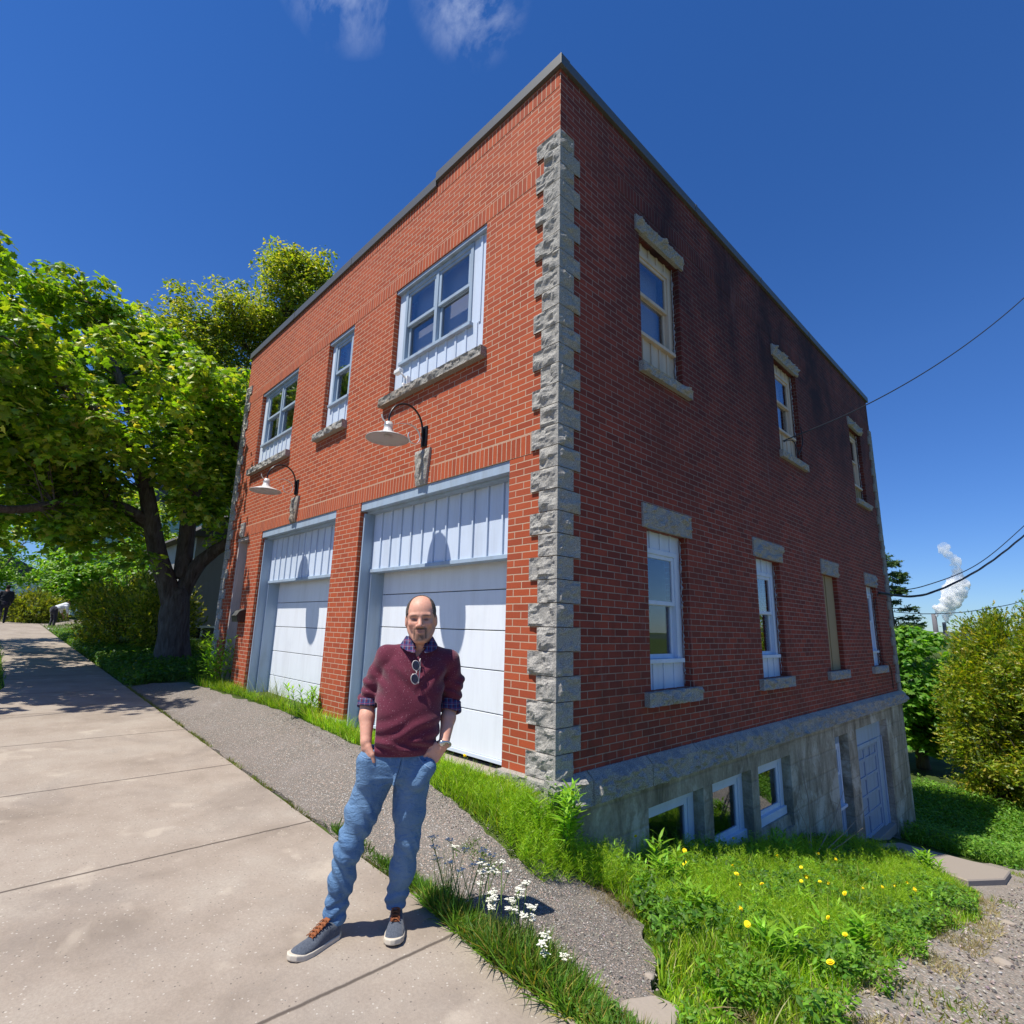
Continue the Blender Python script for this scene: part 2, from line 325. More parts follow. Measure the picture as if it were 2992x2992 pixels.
# ------------------------------------------------------------------ terrain
def sst(a, b, x):
    t = np.clip((x-a)/(b-a), 0, 1); return t*t*(3-2*t)
def H(x, y):
    x = np.asarray(x, float); y = np.asarray(y, float); xs = np.clip(x, -45, 14); base = -.435-.038*xs
    left = base+np.clip(.28+.018*xs, .1, .30)*sst(-1.25, -.15, y); right = base-.2*np.clip(y+1.0, 0, 14)
    k = sst(.0, .6, y); a = -.15-6*k; b = .55-4.5*k; t = np.clip((x-a)/(b-a), 0, 1); t = t*t*(3-2*t)
    return left*(1-t)+right*t
def axis(lo, hi, step, far):
    a = list(np.arange(lo, hi+1e-6, step)); s = step; v = lo; L = []
    while v > -far: s *= 1.25; v -= s; L.append(v)
    s = step; v = hi; U = []
    while v < far: s *= 1.25; v += s; U.append(v)
    return np.array(L[::-1]+a+U)
def ground():
    X = axis(-14, 6, .16, 3000); Y = axis(-5, 15, .16, 3000); gx, gy = np.meshgrid(X, Y, indexing='ij')
    z = H(gx, gy)-.012
    r = np.hypot(gx, gy); z = z-np.clip(r-60, 0, 400)*.012*(gx > -20)
    hn = np.sin(gx*.9+gy*.4)*np.sin(gy*.7-gx*.3)*.02; z += np.where((gy > -1.0) & ((gx > 1.2) | (gx < -10)), hn, 0)
    n, m = gx.shape; V = np.stack([gx, gy, z], -1).reshape(-1, 3); i = np.arange(n*m).reshape(n, m)
    F = np.stack([i[:-1, :-1], i[1:, :-1], i[1:, 1:], i[:-1, 1:]], -1).reshape(-1, 4)
    o = npmesh('ground', V, F, M['soil'], smooth=True); tag(o, 'rough turf and soil falling away beside the building', 'ground', kind='structure')
ground()
def inpoly(px, py, poly):
    px = np.asarray(px, float); py = np.asarray(py, float); c = np.zeros(px.shape, bool); n = len(poly)
    for i in range(n):
        x1, y1 = poly[i]; x2, y2 = poly[(i+1) % n]
        with np.errstate(divide='ignore', invalid='ignore'):
            c ^= ((y1 > py) != (y2 > py)) & (px < (x2-x1)*(py-y1)/(y2-y1+1e-12)+x1)
    return c
from mathutils.geometry import delaunay_2d_cdt
def sheet(name, poly, step, off, mat, label, cat, jitter=0.0, thick=0.05):
    P = []
    for i, (x, y) in enumerate(poly):
        x2, y2 = poly[(i+1) % len(poly)]; L = math.hypot(x2-x, y2-y); k = max(1, int(L/(step*.6)))
        for q in range(k):
            t = q/k; a = x+(x2-x)*t; b = y+(y2-y)*t
            if jitter: a += jitter*noise.noise((a*5, b*5, 1)); b += jitter*noise.noise((a*5, b*5, 9))
            P.append((a, b))
    nb = len(P); xs = [p[0] for p in P]; ys = [p[1] for p in P]
    gx, gy = np.meshgrid(np.arange(min(xs), max(xs), step), np.arange(min(ys), max(ys), step)); gx = gx.ravel(); gy = gy.ravel(); k = inpoly(gx, gy, P)
    Q = [Vector(p) for p in P]+[Vector((a, b)) for a, b in zip(gx[k], gy[k])]
    vs, _, fs, *_ = delaunay_2d_cdt(Q, [], [list(range(nb))], 1, 1e-5)
    vx = np.array([v.x for v in vs]); vy = np.array([v.y for v in vs]); V = np.stack([vx, vy, H(vx, vy)+off], -1); V2 = V.copy(); V2[:, 2] -= thick
    n = len(V); from collections import Counter
    F = [tuple(f) for f in fs]; ec = Counter(); 
    for f in F:
        for a, b in zip(f, f[1:]+f[:1]): ec[(a, b)] += 1
    side = [(b, a, a+n, b+n) for (a, b) in ec if (b, a) not in ec]
    o = npmesh(name, np.vstack([V, V2]), F+side, mat); tag(o, label, cat, kind='structure'); return o
EDGE = -1.35
sheet('pavement', [(-9.6, -7), (6, -7), (6, EDGE-.04), (1.6, EDGE-.02), (.5, EDGE), (-1.4, EDGE), (-9, EDGE), (-45, EDGE-.02), (-45, -2.95), (-16, -2.95), (-10.0, -3.0), (-9.3, -3.15)], .3, .03, M['pave'], 'light tan concrete pavement with scored joints', 'pavement', .01)
sheet('asphalt_apron', [(-9.7, EDGE+.03), (1.75, EDGE+.05), (1.66, -1.12), (1.42, -.93), (1.22, -.55), (.9, -.22), (.5, .02), (.3, -.25), (.14, -.62), (-.1, -.62), (-.6, -.52), (-1.0, -.47), (-2.6, -.32), (-5, -.2), (-6.5, -.32), (-8, -.38), (-9.0, -.45), (-9.6, -.9)], .12, .018, M['asphalt'], 'worn brown asphalt apron in front of the garage doors', 'driveway', .07)
sheet('gravel_drive', [(1.95, -1.3), (8, -1.3), (9, 4), (8, 13), (4.5, 14.5), (1.7, 12.2), (1.35, 10.0), (.9, 8.3), (1.35, 7.2), (1.75, 5.9), (1.95, 4.1), (1.85, 2.6), (1.9, 1.0)], .25, .012, M['gravel'], 'dusty broken gravel drive sloping down beside the grass', 'driveway', .22)
sheet('road', [(-60, -18), (40, -18), (40, -7.2), (-9.8, -7.2), (-60, -7.2)], 1.2, .02, M['road'], 'asphalt street behind the camera', 'road')
sheet('gravel_lane', [(-30, 1.5), (-14, 7.0), (-14, 9.0), (-31, 5.5)], .5, .02, M['gravel'], 'grey gravel lane beside the grey house', 'driveway', .1)
sheet('path', [(-36, -1.3), (-27, -1.3), (-26, .4), (-36, 1.2)], .4, .02, M['gravel'], 'grey gravel crossing at the end of the pavement', 'path', .15)
# ------------------------------------------------------------------ the brick building
WX = -9.25; DY = 11.95; ZT = 7.12; WALL = .26
B = thing('brick_building', (0, 0, 0), 'two-storey red brick former fire hall with grey granite corner quoins', 'building')
class Face:
    """local frame of a wall: u along it, v up, n outward"""
    def __init__(s, kind): s.k = kind
    def p(s, u, v, n): return (u, -n, v) if s.k == 'front' else ((n, u, v) if s.k == 'side' else ((u, DY+n, v) if s.k == 'back' else (WX-n, u, v)))
    def box(s, mb, u0, u1, v0, v1, n0, n1):
        a = s.p(u0, v0, n0); b = s.p(u1, v1, n1); return mb.box(a[0], b[0], a[1], b[1], a[2], b[2])
FR = Face('front'); SD = Face('side'); BK = Face('back'); LF = Face('left')
def quad_uv(V, F, UV, pts, uvs):
    n = len(V); V += pts; F.append(tuple(range(n, n+4))); UV += uvs
def wall(face, name, u0, u1, v0, v1, holes, mat, depth=.3, inner=True, flip=False):
    """sheet wall with openings, brick reveals and an inner plaster skin; UVs in metres"""
    V = []; F = []; UV = []; VI = []; FI = []; UI = []
    us = sorted({u0, u1, *[h[0] for h in holes], *[h[1] for h in holes]}); vs = sorted({v0, v1, *[h[2] for h in holes], *[h[3] for h in holes]})
    us = [q for q in us if u0 <= q <= u1]; vs = [q for q in vs if v0 <= q <= v1]
    for a, b in zip(us, us[1:]):
        for c, d in zip(vs, vs[1:]):
            if any(h[0] <= (a+b)/2 <= h[1] and h[2] <= (c+d)/2 <= h[3] for h in holes): continue
            q = [(a, c), (b, c), (b, d), (a, d)]
            quad_uv(V, F, UV, [face.p(x, y, 0) for x, y in q], q)
            if inner: quad_uv(VI, FI, UI, [face.p(x, y, -depth) for x, y in q], q)
    for h in holes:
        a, b, c, d = h[:4]; dp = depth
        for (x0, y0, x1, y1, vert) in ((a, c, a, d, 1), (b, c, b, d, 1), (a, d, b, d, 0), (a, c, b, c, 0)):
            pts = [face.p(x0, y0, 0), face.p(x1, y1, 0), face.p(x1, y1, -dp), face.p(x0, y0, -dp)]
            if vert: uv = [(x0, y0), (x0, y1), (x0+dp, y1), (x0+dp, y0)]
            else: uv = [(x0, y0), (x1, y0), (x1, y0+dp), (x0, y0+dp)]
            quad_uv(V, F, UV, pts, uv)
    o = npmesh(name, V, F, mat, B, uv=UV)
    if inner and FI: npmesh('inner_wall', VI, FI, M['plaster'], B, uv=UI)
    return o
zD, zWT, zWS = 2.833, 5.857, 4.22
FH = [(-3.5823, -.6282, -.5, zD), (-7.2568, -4.3072, -.5, zD), (-8.65, -7.96, -.5, zD+.002), (-3.0712, -1.1258, zWS, zWT), (-5.15, -4.28, zWS, zWT), (-8.2, -6.4, zWS, zWT)]
wall(FR, 'front_wall', WX, 0, -.02, ZT, FH, M['brick'])
SH = [(1.45, 2.31, .608, 2.291), (4.28, 5.15, .608, 2.291), (7.17, 7.98, .608, 2.291), (10.0, 10.8, .608, 2.291), (1.45, 2.38, 4.205, 5.925), (5.62, 6.66, 4.205, 5.925), (10.02, 10.95, 4.205, 5.925)]
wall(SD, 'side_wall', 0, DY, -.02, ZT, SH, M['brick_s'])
BH = [(1.349, 2.439, -1.9, -.446), (2.65, 3.682, -1.9, -.446), (3.893, 4.991, -1.35, -.446), (7.008, 7.728, -2.75, -.446), (8.22, 10.43, -2.75, -.446)]
wall(SD, 'foundation_wall', -.1, DY+.05, -4, -.2, BH, M['concrete'], .34)
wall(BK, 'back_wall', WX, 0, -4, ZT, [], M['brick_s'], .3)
wall(LF, 'left_wall', 0, DY, -1, ZT, [], M['brick'], .3)
# soldier courses, a hair proud of the wall
def soldier(face, name, u0, u1, v0, mat, skip=()):
    V = []; F = []; UV = []
    segs = [(u0, u1)]
    for a, b in skip:
        segs = [s for (c, d) in segs for s in ((c, min(a, d)), (max(b, c), d)) if s[1]-s[0] > .01]
    for a, b in segs:
        q = [(a, v0), (b, v0), (b, v0+.2032), (a, v0+.2032)]
        quad_uv(V, F, UV, [face.p(x, y, .003) for x, y in q], [(y-v0, x) for x, y in q])
    npmesh(name, V, F, mat, B, uv=UV)
soldier(FR, 'soldier_course', WX+.32, -.22, zD, M['soldier'], [(-2.29, -1.97), (-6.01, -5.69), (-8.42, -8.2)])
soldier(FR, 'soldier_course', WX+.02, -.21, zWT, M['soldier']); soldier(FR, 'soldier_course', WX+.02, -.02, ZT-.24, M['soldier'])
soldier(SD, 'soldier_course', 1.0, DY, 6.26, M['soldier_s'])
# parapet flashing
mb = MB(); mb.box(-2.2, .045, -.045, .1, 7.105, 7.24); mb.box(-.1, .043, -.0, DY+.05, 7.10, 7.228); mb.box(WX-.04, -2.2, -.04, .1, 7.03, 7.17)
mb.box(WX-.04, .04, DY-.1, DY+.052, 7.098, 7.226); mb.box(WX-.042, WX+.1, .0, DY+.03, 7.02, 7.15)
for yy in (2.9, 5.2, 7.6, 9.8): mb.box(.043, .048, yy, yy+.05, 7.098, 7.231)
for xx in (-4.6, -6.9): mb.box(xx, xx+.05, -.045, -.04, 7.028, 7.165)
mb.build('parapet_flashing', M['metalcap'], B, .004)
MB().box(WX+.05, -.05, .05, DY-.05, 6.85, 6.9).build('roof', M['shingle'], B)
MB().box(WX+.35, -.36, .35, DY-.35, 6.3, 6.36).build('ceiling', M['plaster'], B)
MB().box(WX+.35, -.36, .35, DY-.35, 3.3, 3.4).build('upper_floor', M['plaster'], B)
MB().box(WX+.35, -.36, .9, DY-.35, -.25, -.12).build('ground_floor', M['dark'], B)
MB().box(-1.3, -1.2, .95, DY-.4, -.1, 3.28).box(-1.3, -1.2, 1.0, DY-.4, -2.7, -.3).build('added_dark_panel', M['dark'], B)  # dark panels added behind the side windows so the rooms look deep and dim
MB().box(-3.9, -3.8, .4, 5, 3.4, 6.3).box(-5.9, -5.8, .4, 5, 3.4, 6.3).box(-8.8, -.4, 5, 5.1, 3.4, 6.3).build('partition', M['plaster'], B)
# ---- rock-faced granite blocks
def rock(face, name, u0, u1, v0, v1, n1, mat, parent=None, n0=-.02, amp=.022, step=.018, seed=0, wrap=False, chamfer=0):
    """a rough block: flat drafted edges, bulging broken face"""
    nu = max(4, int((u1-u0)/step)); nv = max(4, int((v1-v0)/step)); V = []; F = []
    for j in range(nv+1):
        for i in range(nu+1):
            a = i/nu; b = j/nv; u = u0+(u1-u0)*a; v = v0+(v1-v0)*b
            e = min(1, min(a*(u1-u0), (1-a)*(u1-u0))/.03)*min(1, min(b*(v1-v0), (1-b)*(v1-v0))/.03)
            q = Vector((u*9+seed, v*9, seed*1.7)); d = noise.fractal(q, 1.0, 2.0, 3)*.9+abs(noise.noise(q*.6))*1.1-.25
            ridge = noise.cell(Vector((u*7+seed, v*11, 3.3)))*.5
            n = max(n1-.014, n1+e*amp*(d+ridge*.6))+.004*noise.noise(q*4)
            if chamfer: n = .012+(n-.012)*min(1, ((1-b)*(v1-v0))/chamfer)
            ju = (0 if 0 < i < nu else .004*noise.noise(q*3)); jv = (0 if 0 < j < nv else .005*noise.noise(q*3.3))
            V.append(face.p(u+ju, v+jv, n))
    nf = len(V); w = nu+1
    for j in range(nv):
        for i in range(nu): F.append((j*w+i, j*w+i+1, (j+1)*w+i+1, (j+1)*w+i))
    ring = [i for i in range(nu+1)]+[j*w+nu for j in range(1, nv+1)]+[nv*w+i for i in range(nu-1, -1, -1)]+[j*w for j in range(nv-1, 0, -1)]
    for r in ring:
        p = V[r]; i = r % w; j = r//w; V.append(face.p(u0+(u1-u0)*i/nu, v0+(v1-v0)*j/nv, n0))
    for k in range(len(ring)):
        k2 = (k+1) % len(ring); F.append((ring[k], nf+k, nf+k2, ring[k2]))
    F.append(tuple(nf+k for k in range(len(ring))))
    return npmesh(name, V, F, mat, parent or B)
def quoin_block(i, z0, z1, wf, ws, sx=0, sgn=1, side=True):
    """corner block seen on two faces: one closed rough mesh. sx: corner x, sgn +1 when the block runs to -x"""
    st = .022; pf = .022; V = []; F = []
    # path round the corner: front outer end -> corner -> side end
    L = wf+ws; n = int(L/st); path = []
    for k in range(n+1):
        s = L*k/n
        path.append((s, ('f', s) if s <= wf else ('s', s-wf)))
    path.append((wf, ('c', 0))); path.sort(key=lambda q: (q[0], q[1][0] == 's'))
    nv = int((z1-z0-.008)/st)+1; rows = []
    for j in range(nv+1):
        b = j/nv; z = z0+.004+(z1-z0-.008)*b; row = []
        for s, (kd, q) in path:
            eu = min(1, min(s, L-s)/.025); ev = min(1, min(b, 1-b)*(z1-z0)/.03); ec = min(1, abs(s-wf)/.03) if kd != 'c' else 0
            nn = Vector((s*8+i*3.7, z*9, i*1.3+sgn)); d = noise.fractal(nn, 1., 2., 4)+abs(noise.noise(nn*.5))*.9-.15+noise.cell(Vector((s*8+i, z*12, 1)))*.35
            e = max(.008, pf+.034*eu*ev*ec*d)
            if kd == 'f': x = -wf+s; y = -e; x = x if s < wf else 0
            elif kd == 's': x = e; y = q
            else: x = pf; y = -pf
            if kd == 'f' and wf-s < 1e-6: x = pf; y = -pf
            row.append((sx+sgn*x, y, z))
        rows.append(row)
    w = len(path)
    for r in rows: V += r
    for j in range(nv):
        for k in range(w-1): F.append((j*w+k, j*w+k+1, (j+1)*w+k+1, (j+1)*w+k))
    # caps: top and bottom back to inner corner points
    for j, flip in ((0, 1), (nv, 0)):
        z = rows[j][0][2]; c = len(V); V.append((sx-sgn*.0-sgn*(wf if False else .0)+sgn*-.02, .02, z))
        for k in range(w-1): F.append((j*w+k, j*w+k+1, c) if not flip else (j*w+k+1, j*w+k, c))
    # end returns
    for kcol, pt in ((0, lambda z: (sx-sgn*wf, .02, z)), (w-1, lambda z: (sx-sgn*.02, ws, z))):
        c0 = len(V); V += [pt(rows[j][0][2]) for j in range(nv+1)]
        for j in range(nv): F.append((j*w+kcol, (j+1)*w+kcol, c0+j+1, c0+j))
    npmesh('quoin_block', V, F, M['granite'], B)
C3 = .2032
for i in range(31):
    z0 = i*C3; wf, ws = ((.315, .2) if i % 2 == 0 else (.205, .30))
    quoin_block(i, z0, z0+C3, wf, ws)
    if i > 0: quoin_block(i+50, z0, z0+C3, wf, .2, WX, -1)
# back corner quoins seen in profile
for i in range(0, 31):
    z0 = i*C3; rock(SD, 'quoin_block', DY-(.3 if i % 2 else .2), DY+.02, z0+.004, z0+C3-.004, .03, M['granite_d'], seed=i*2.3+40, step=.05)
# mortar border lines between quoins read as pale joints
# lintels, sills, keystones
for k, (a, b) in enumerate(((1.358, 2.40), (4.19, 5.26), (7.10, 8.07), (9.92, 10.87))):
    rock(SD, 'lintel', a, b, 2.288, 2.552, .022, M['granite'], seed=k*5+3, amp=.075); 
for k, (a, b) in enumerate(((1.33, 2.42), (4.12, 5.29), (6.95, 8.06), (9.77, 10.89))):
    rock(SD, 'window_sill', a, b, .47, .608, .06, M['granite'], seed=k*7+1, amp=.06)
for k, (a, b) in enumerate(((1.36, 2.47), (5.53, 6.75), (9.95, 11.0))):
    rock(SD, 'lintel', a, b, 5.922, 6.12, .03, M['granite'], seed=k*5+13, amp=.07); rock(SD, 'window_sill', a+.02, b+.05, 4.085, 4.205, .06, M['granite'], seed=k*7+11, amp=.06)
for k, (a, b) in enumerate(((-3.2, -1.05), (-5.28, -4.24), (-8.36, -6.36))):
    rock(FR, 'window_sill', a, b, 4.10, zWS, .085, M['granite_r'] if k == 0 else M['granite'], seed=k*9+2, amp=.035)
def keystone(xc, z0, z1, w0, w1, sd, mat):
    o = rock(FR, 'keystone', -1, 1, 0, 1, .03, mat, seed=sd, amp=.0, step=.06)
    me = o.data
    for v in me.vertices:
        t = v.co.z; w = (w0+(w1-w0)*t)/2; x = v.co.x; y = v.co.y
        n = noise.fractal(Vector((x*w*12+sd, t*5, 2)), 1, 2, 4)
        e = min(1, (1-abs(x))*4)*min(1, min(t, 1-t)*8)
        crack = math.exp(-((x-.1+.25*math.sin(t*5+sd))/.12)**2)*.03
        v.co = (xc+x*w, y-(e*(.02+.02*n)-crack*e if y < 0 else 0), z0+(z1-z0)*t)
keystone(-2.134, zD-.002, 3.27, .20, .31, 1, M['granite']); keystone(-5.85, zD-.002, 3.27, .20, .31, 5, M['granite_r']); keystone(-8.31, zD-.002, 3.12, .15, .2, 9, M['granite'])
# granite water table
e0 = 1.317-.92*2
y = -.11; k = 0
for ye in (.40, 1.317, 2.236, 3.156, 4.07, 4.99, 5.91, 6.83, 7.75, 8.67, 9.59, 10.51, 11.3, DY+.1):
    rock(SD, 'water_table_stone', y+.003, ye-.011, -.225, .03, .085, M['granite_w'], seed=k*3.1+20, amp=.07, step=.02, chamfer=.06); y = ye; k += 1
x = .1
for xe in (-.62,):
    rock(FR, 'water_table_stone', xe, .085, -.30, -.002, .09, M['granite'], seed=77, amp=.02)
    rock(FR, 'water_table_stone', -4.36, -3.53, -.30, -.002, .07, M['granite'], seed=78, amp=.02); rock(FR, 'water_table_stone', -7.98, -7.2, -.30, -.002, .07, M['granite'], seed=79, amp=.02); rock(FR, 'water_table_stone', WX-.05, -8.6, -.30, .05, .07, M['granite'], seed=80, amp=.02)
MB().box(-3.6, -.6, -.05, .5, -.42, -.17).box(-7.3, -4.3, -.05, .5, -.42, -.15).build('door_threshold', M['slab'], B, .01)
# basement pillars between the recessed windows stay part of the wall; panels below
# ---- windows
def battens(face, mb, u0, u1, v0, v1, n, sp=.2, w=.035):
    face.box(mb, u0, u1, v0, v1, n-.03, n); k = max(1, round((u1-u0)/sp)); s = (u1-u0)/k
    for i in range(1, k): face.box(mb, u0+i*s-w/2, u0+i*s+w/2, v0, v1, n, n+.014)
def sash(face, win, u0, u1, v0, v1, n, mat, fw=.045):
    mb = MB(); face.box(mb, u0, u1, v0, v0+fw, n-.03, n); face.box(mb, u0, u1, v1-fw, v1, n-.03, n); face.box(mb, u0, u0+fw, v0+fw, v1-fw, n-.03, n); face.box(mb, u1-fw, u1, v0+fw, v1-fw, n-.03, n)
    mb.build('sash', mat, win, .003); g = MB(); face.box(g, u0+fw-.004, u1-fw+.004, v0+fw-.004, v1-fw+.004, n-.018, n-.012); g.build('pane', M['glass'], win)
def window(face, hole, unit, n, cols, mat, boards, vmid=None, blinds=(), fr=.055):
    """hole: opening; unit: frame rectangle; boards fill the rest"""
    a, b, c, d = hole; u0, u1, v0, v1 = unit
    mb = MB(); cs = face.box
    cs(mb, u0, u1, v1-fr, v1, n-.06, n+.012); cs(mb, u0, u0+fr, v0, v1-fr, n-.06, n+.012); cs(mb, u1-fr, u1, v0, v1-fr, n-.06, n+.012)
    cs(mb, u0-.03, u1+.03, v0-.045, v0, n-.06, n+.05)
    step = (u1-u0)/cols
    for k in range(1, cols): cs(mb, u0+k*step-.03, u0+k*step+.03, v0, v1-fr, n-.055, n+.01)
    win = mb.build('window', mat, B, .004)
    vm = vmid or (v0+v1)/2
    for k in range(cols):
        x0 = u0+(fr if k == 0 else k*step+.03-(0)); x0 = u0+fr if k == 0 else u0+k*step+.03; x1 = u1-fr if k == cols-1 else u0+(k+1)*step-.03
        sash(face, win, x0, x1, vm-.02, v1-fr, n-.005, mat); sash(face, win, x0, x1, v0, vm+.02, n-.04, mat)
    pb = MB()
    if v0-.045-c > .05: battens(face, pb, a+.002, b-.002, c, v0-.045, n-.005)
    if d-v1 > .05: battens(face, pb, a+.002, b-.002, v1, d, n-.005)
    elif d-v1 > .005: face.box(pb, a, b, v1, d, n-.05, n)
    if u0-a > .02: battens(face, pb, a+.002, u0, max(c, v0-.045), v1, n-.006, .15)
    if b-u1 > .02: battens(face, pb, u1, b-.002, max(c, v0-.045), v1, n-.006, .15)
    if pb.v: pb.build('board_panel', boards, win)
    for (x0, x1, z0, z1, m2) in blinds:
        q = MB(); face.box(q, x0, x1, z0, z1, n-.16, n-.155); q.build('curtain', m2, win)
    return win
window(FR, FH[3], (-2.90, -1.43, 4.70, 5.80), -.07, 2, M['bluegrey'], M['blue'], blinds=[(-2.2, -1.48, 4.7, 5.30, M['curtain']), (-2.86, -1.48, 5.36, 5.8, M['curtain']), (-2.86, -2.35, 4.7, 5.2, M['curtain'])])
window(FR, FH[4], (-5.02, -4.40, 4.70, 5.80), -.07, 1, M['bluegrey'], M['blue'], blinds=[(-4.98, -4.44, 5.3, 5.8, M['curtain'])])
window(FR, FH[5], (-8.02, -6.50, 4.70, 5.80), -.07, 2, M['bluegrey'], M['blue'], blinds=[(-7.9, -7.5, 4.7, 5.8, M['curtain'])])
for h in FH[3:]:
    mb = MB(); FR.box(mb, h[0], h[1], zWT-.05, zWT-.001, -.3, -.015); mb.build('head_board', M['bluegrey'], B)
window(SD, SH[0], (1.50, 2.22, .92, 2.10), -.10, 1, M['white'], M['white'])
window(SD, SH[1], (4.32, 5.06, .92, 2.10), -.10, 1, M['white'], M['white'])
window(SD, SH[3], (10.04, 10.72, .92, 2.14), -.10, 1, M['white'], M['white'])
mb = MB(); SD.box(mb, 7.172, 7.978, .61, 2.289, -.09, -.075); SD.box(mb, 7.5, 7.56, .61, 2.289, -.075, -.06); mb.build('plywood_board', M['ply'], B)
window(SD, SH[4], (1.50, 2.30, 4.68, 5.80), -.10, 1, M['cream'], M['cream'], blinds=[(1.55, 2.25, 4.7, 5.8, M['curtain'])])
window(SD, SH[5], (5.68, 6.56, 4.68, 5.78), -.10, 1, M['cream'], M['cream'], blinds=[(6.1, 6.5, 4.7, 5.8, M['curtain'])])
window(SD, SH[6], (10.08, 10.86, 4.6, 5.8), -.10, 1, M['cream'], M['ply'])
# ragged foam and torn caulk down the far jamb of the side openings
foam = simple('old_caulk', (.36, .36, .38), .9, .1, 0, .004)
for i, (a, b, c, d) in enumerate(SH):
    if i == 2: continue
    mb = MB(); z = c+.03
    while z < d-.05:
        L = random.uniform(.02, .12); w = random.uniform(.004, .016); x = b-.012-random.uniform(0, .006)
        mb.tube([(-.088, x, z), (-.08+random.uniform(-.006, .01), x-random.uniform(0, .012), z+L*.5), (-.087, x, z+L)], [w*.5, w, w*.4], 5); z += L*.93
    mb.build('torn_caulk', foam, B)
# basement windows
for i, (a, b, z0) in enumerate(((1.349, 2.439, -1.20), (2.65, 3.682, -1.14), (3.893, 4.991, -1.12))):
    n = -.12; u0, u1, v1 = a+.03, b-.03, -.46; mb = MB(); f = .09
    SD.box(mb, a, b, v1-f, v1+.012, n-.08, n); SD.box(mb, a, u0+f, z0, v1-f, n-.08, n-.002); SD.box(mb, u1-f, b, z0, v1-f, n-.08, n-.002); SD.box(mb, a, b, z0-.10, z0, n-.08, n+.03)
    win = mb.build('basement_window', M['white'], B, .004); sash(SD, win, u0+f, u1-f, z0, v1-f, n-.015, M['white'], .06)
    sl_ = MB(); sl_.add([SD.p(a, z0-.10, -.06), SD.p(b, z0-.10, -.06), SD.p(b, z0-.5, .0), SD.p(a, z0-.5, .0), SD.p(a, z0-.10, -.34), SD.p(b, z0-.10, -.34), SD.p(b, z0-.9, -.34), SD.p(a, z0-.9, -.34)], [(0,1,2,3),(4,5,1,0),(4,0,3,7),(1,5,6,2)])
    sl_.build('sloping_sill', M['concrete'], win)
n = -.14; a, b = 7.008, 7.728; win = window(SD, (a, b, -2.75, -.446), (a+.05, b-.06, -1.60, -.62), n, 1, M['white'], M['bluegrey'])
# basement door
mb = MB(); SD.box(mb, 8.22, 10.43, -.80, -.446, -.16, -.13); SD.box(mb, 8.22, 8.34, -2.55, -.80, -.17, -.12); SD.box(mb, 10.08, 10.43, -2.55, -.80, -.17, -.125); SD.box(mb, 8.34, 10.08, -.87, -.80, -.17, -.11); SD.box(mb, 10.34, 10.40, -2.55, -.80, -.125, -.10)
dr = mb.build('basement_door', M['bluegrey'], B, .005)
mb = MB(); SD.box(mb, 8.34, 10.08, -2.45, -.87, -.19, -.17)
for zz in (-2.45, -2.1, -1.78, -1.46, -1.14, -.93): SD.box(mb, 8.34, 10.08, zz, zz+.06, -.17, -.15)
for uu in (8.34, 9.17, 10.0): SD.box(mb, uu, uu+.08, -2.39, -.93, -.17, -.148)
for uu in (8.75, 9.6): SD.box(mb, uu, uu+.05, -1.08, -.93, -.17, -.146)
mb.build('door_leaf', M['bluedoor'], dr, .004)
MB().tube([(-.15, 8.52, -1.75), (-.11, 8.52, -1.75), (-.10, 8.52, -1.82)], .012, 6).tube([(-.15, 8.52, -1.62), (-.12, 8.52, -1.62)], .016, 8).build('door_handle', M['black'], dr)
mb = MB(); SD.box(mb, 8.22, 10.43, -2.62, -2.45, -.3, -.02); mb.build('door_step', M['slab'], dr, .01)
for uu in (7.745, 7.93): pass
# ---- garage doors
def garage(x0, x1, zs, zb, nb):
    mb = MB(); nf, nd = -.17, -.38
    mb.box(x0, x1, .012, .10, 2.715, zD-.001); mb.box(x0, x1, .10, .3, 2.69, zD-.02)           # head board
    mb.box(x0, x0+.035, .055, .46, -.2, 2.69); mb.box(x1-.035, x1, .055, .46, -.2, 2.69)       # jamb linings
    mb.box(x0+.035, x0+.07, .2, .42, -.18, 1.9); mb.box(x1-.07, x1-.035, .2, .42, -.18, 1.9)
    g = mb.build('garage_door', M['bluegrey'], B, .004)
    mb = MB(); n = 12; s = (x1-x0-.07)/n
    mb.box(x0+.035, x1-.035, .215, .245, 1.93, 2.69)
    for i in range(n):
        mb.box(x0+.035+i*s+.006, x0+.035+(i+1)*s-.03, .208, .215, 1.93, 2.69)
        mb.box(x0+.035+(i+1)*s-.028, x0+.035+(i+1)*s-.006, .190, .215, 1.93, 2.69)
    mb.build('board_fascia', M['blue'], g)
    MB().box(x0+.02, x1-.02, .185, .32, 1.885, 1.93).build('fascia_lip', M['bluegrey'], g, .004)
    zz = zs+[zb]; top = 2.6
    for z in zz:
        MB().box(x0+.07, x1-.07, .40, .45, z+.006, top-.004).build('door_section', M['door'], g, .004); top = z
    MB().box(x0+.07, x1-.07, .385, .44, zb-.035, zb+.004).build('bottom_rail', M['white'], g, .004)
    MB().box(x0+.07, x1-.07, .455, .46, zb+.02, 2.6).build('door_backing', M['dark'], g)
garage(-3.5823, -.6282, [1.60, 1.17, .765, .34], -.085, 12); garage(-7.2568, -4.3072, [1.54, 1.115, .69, .27], -.14, 12)
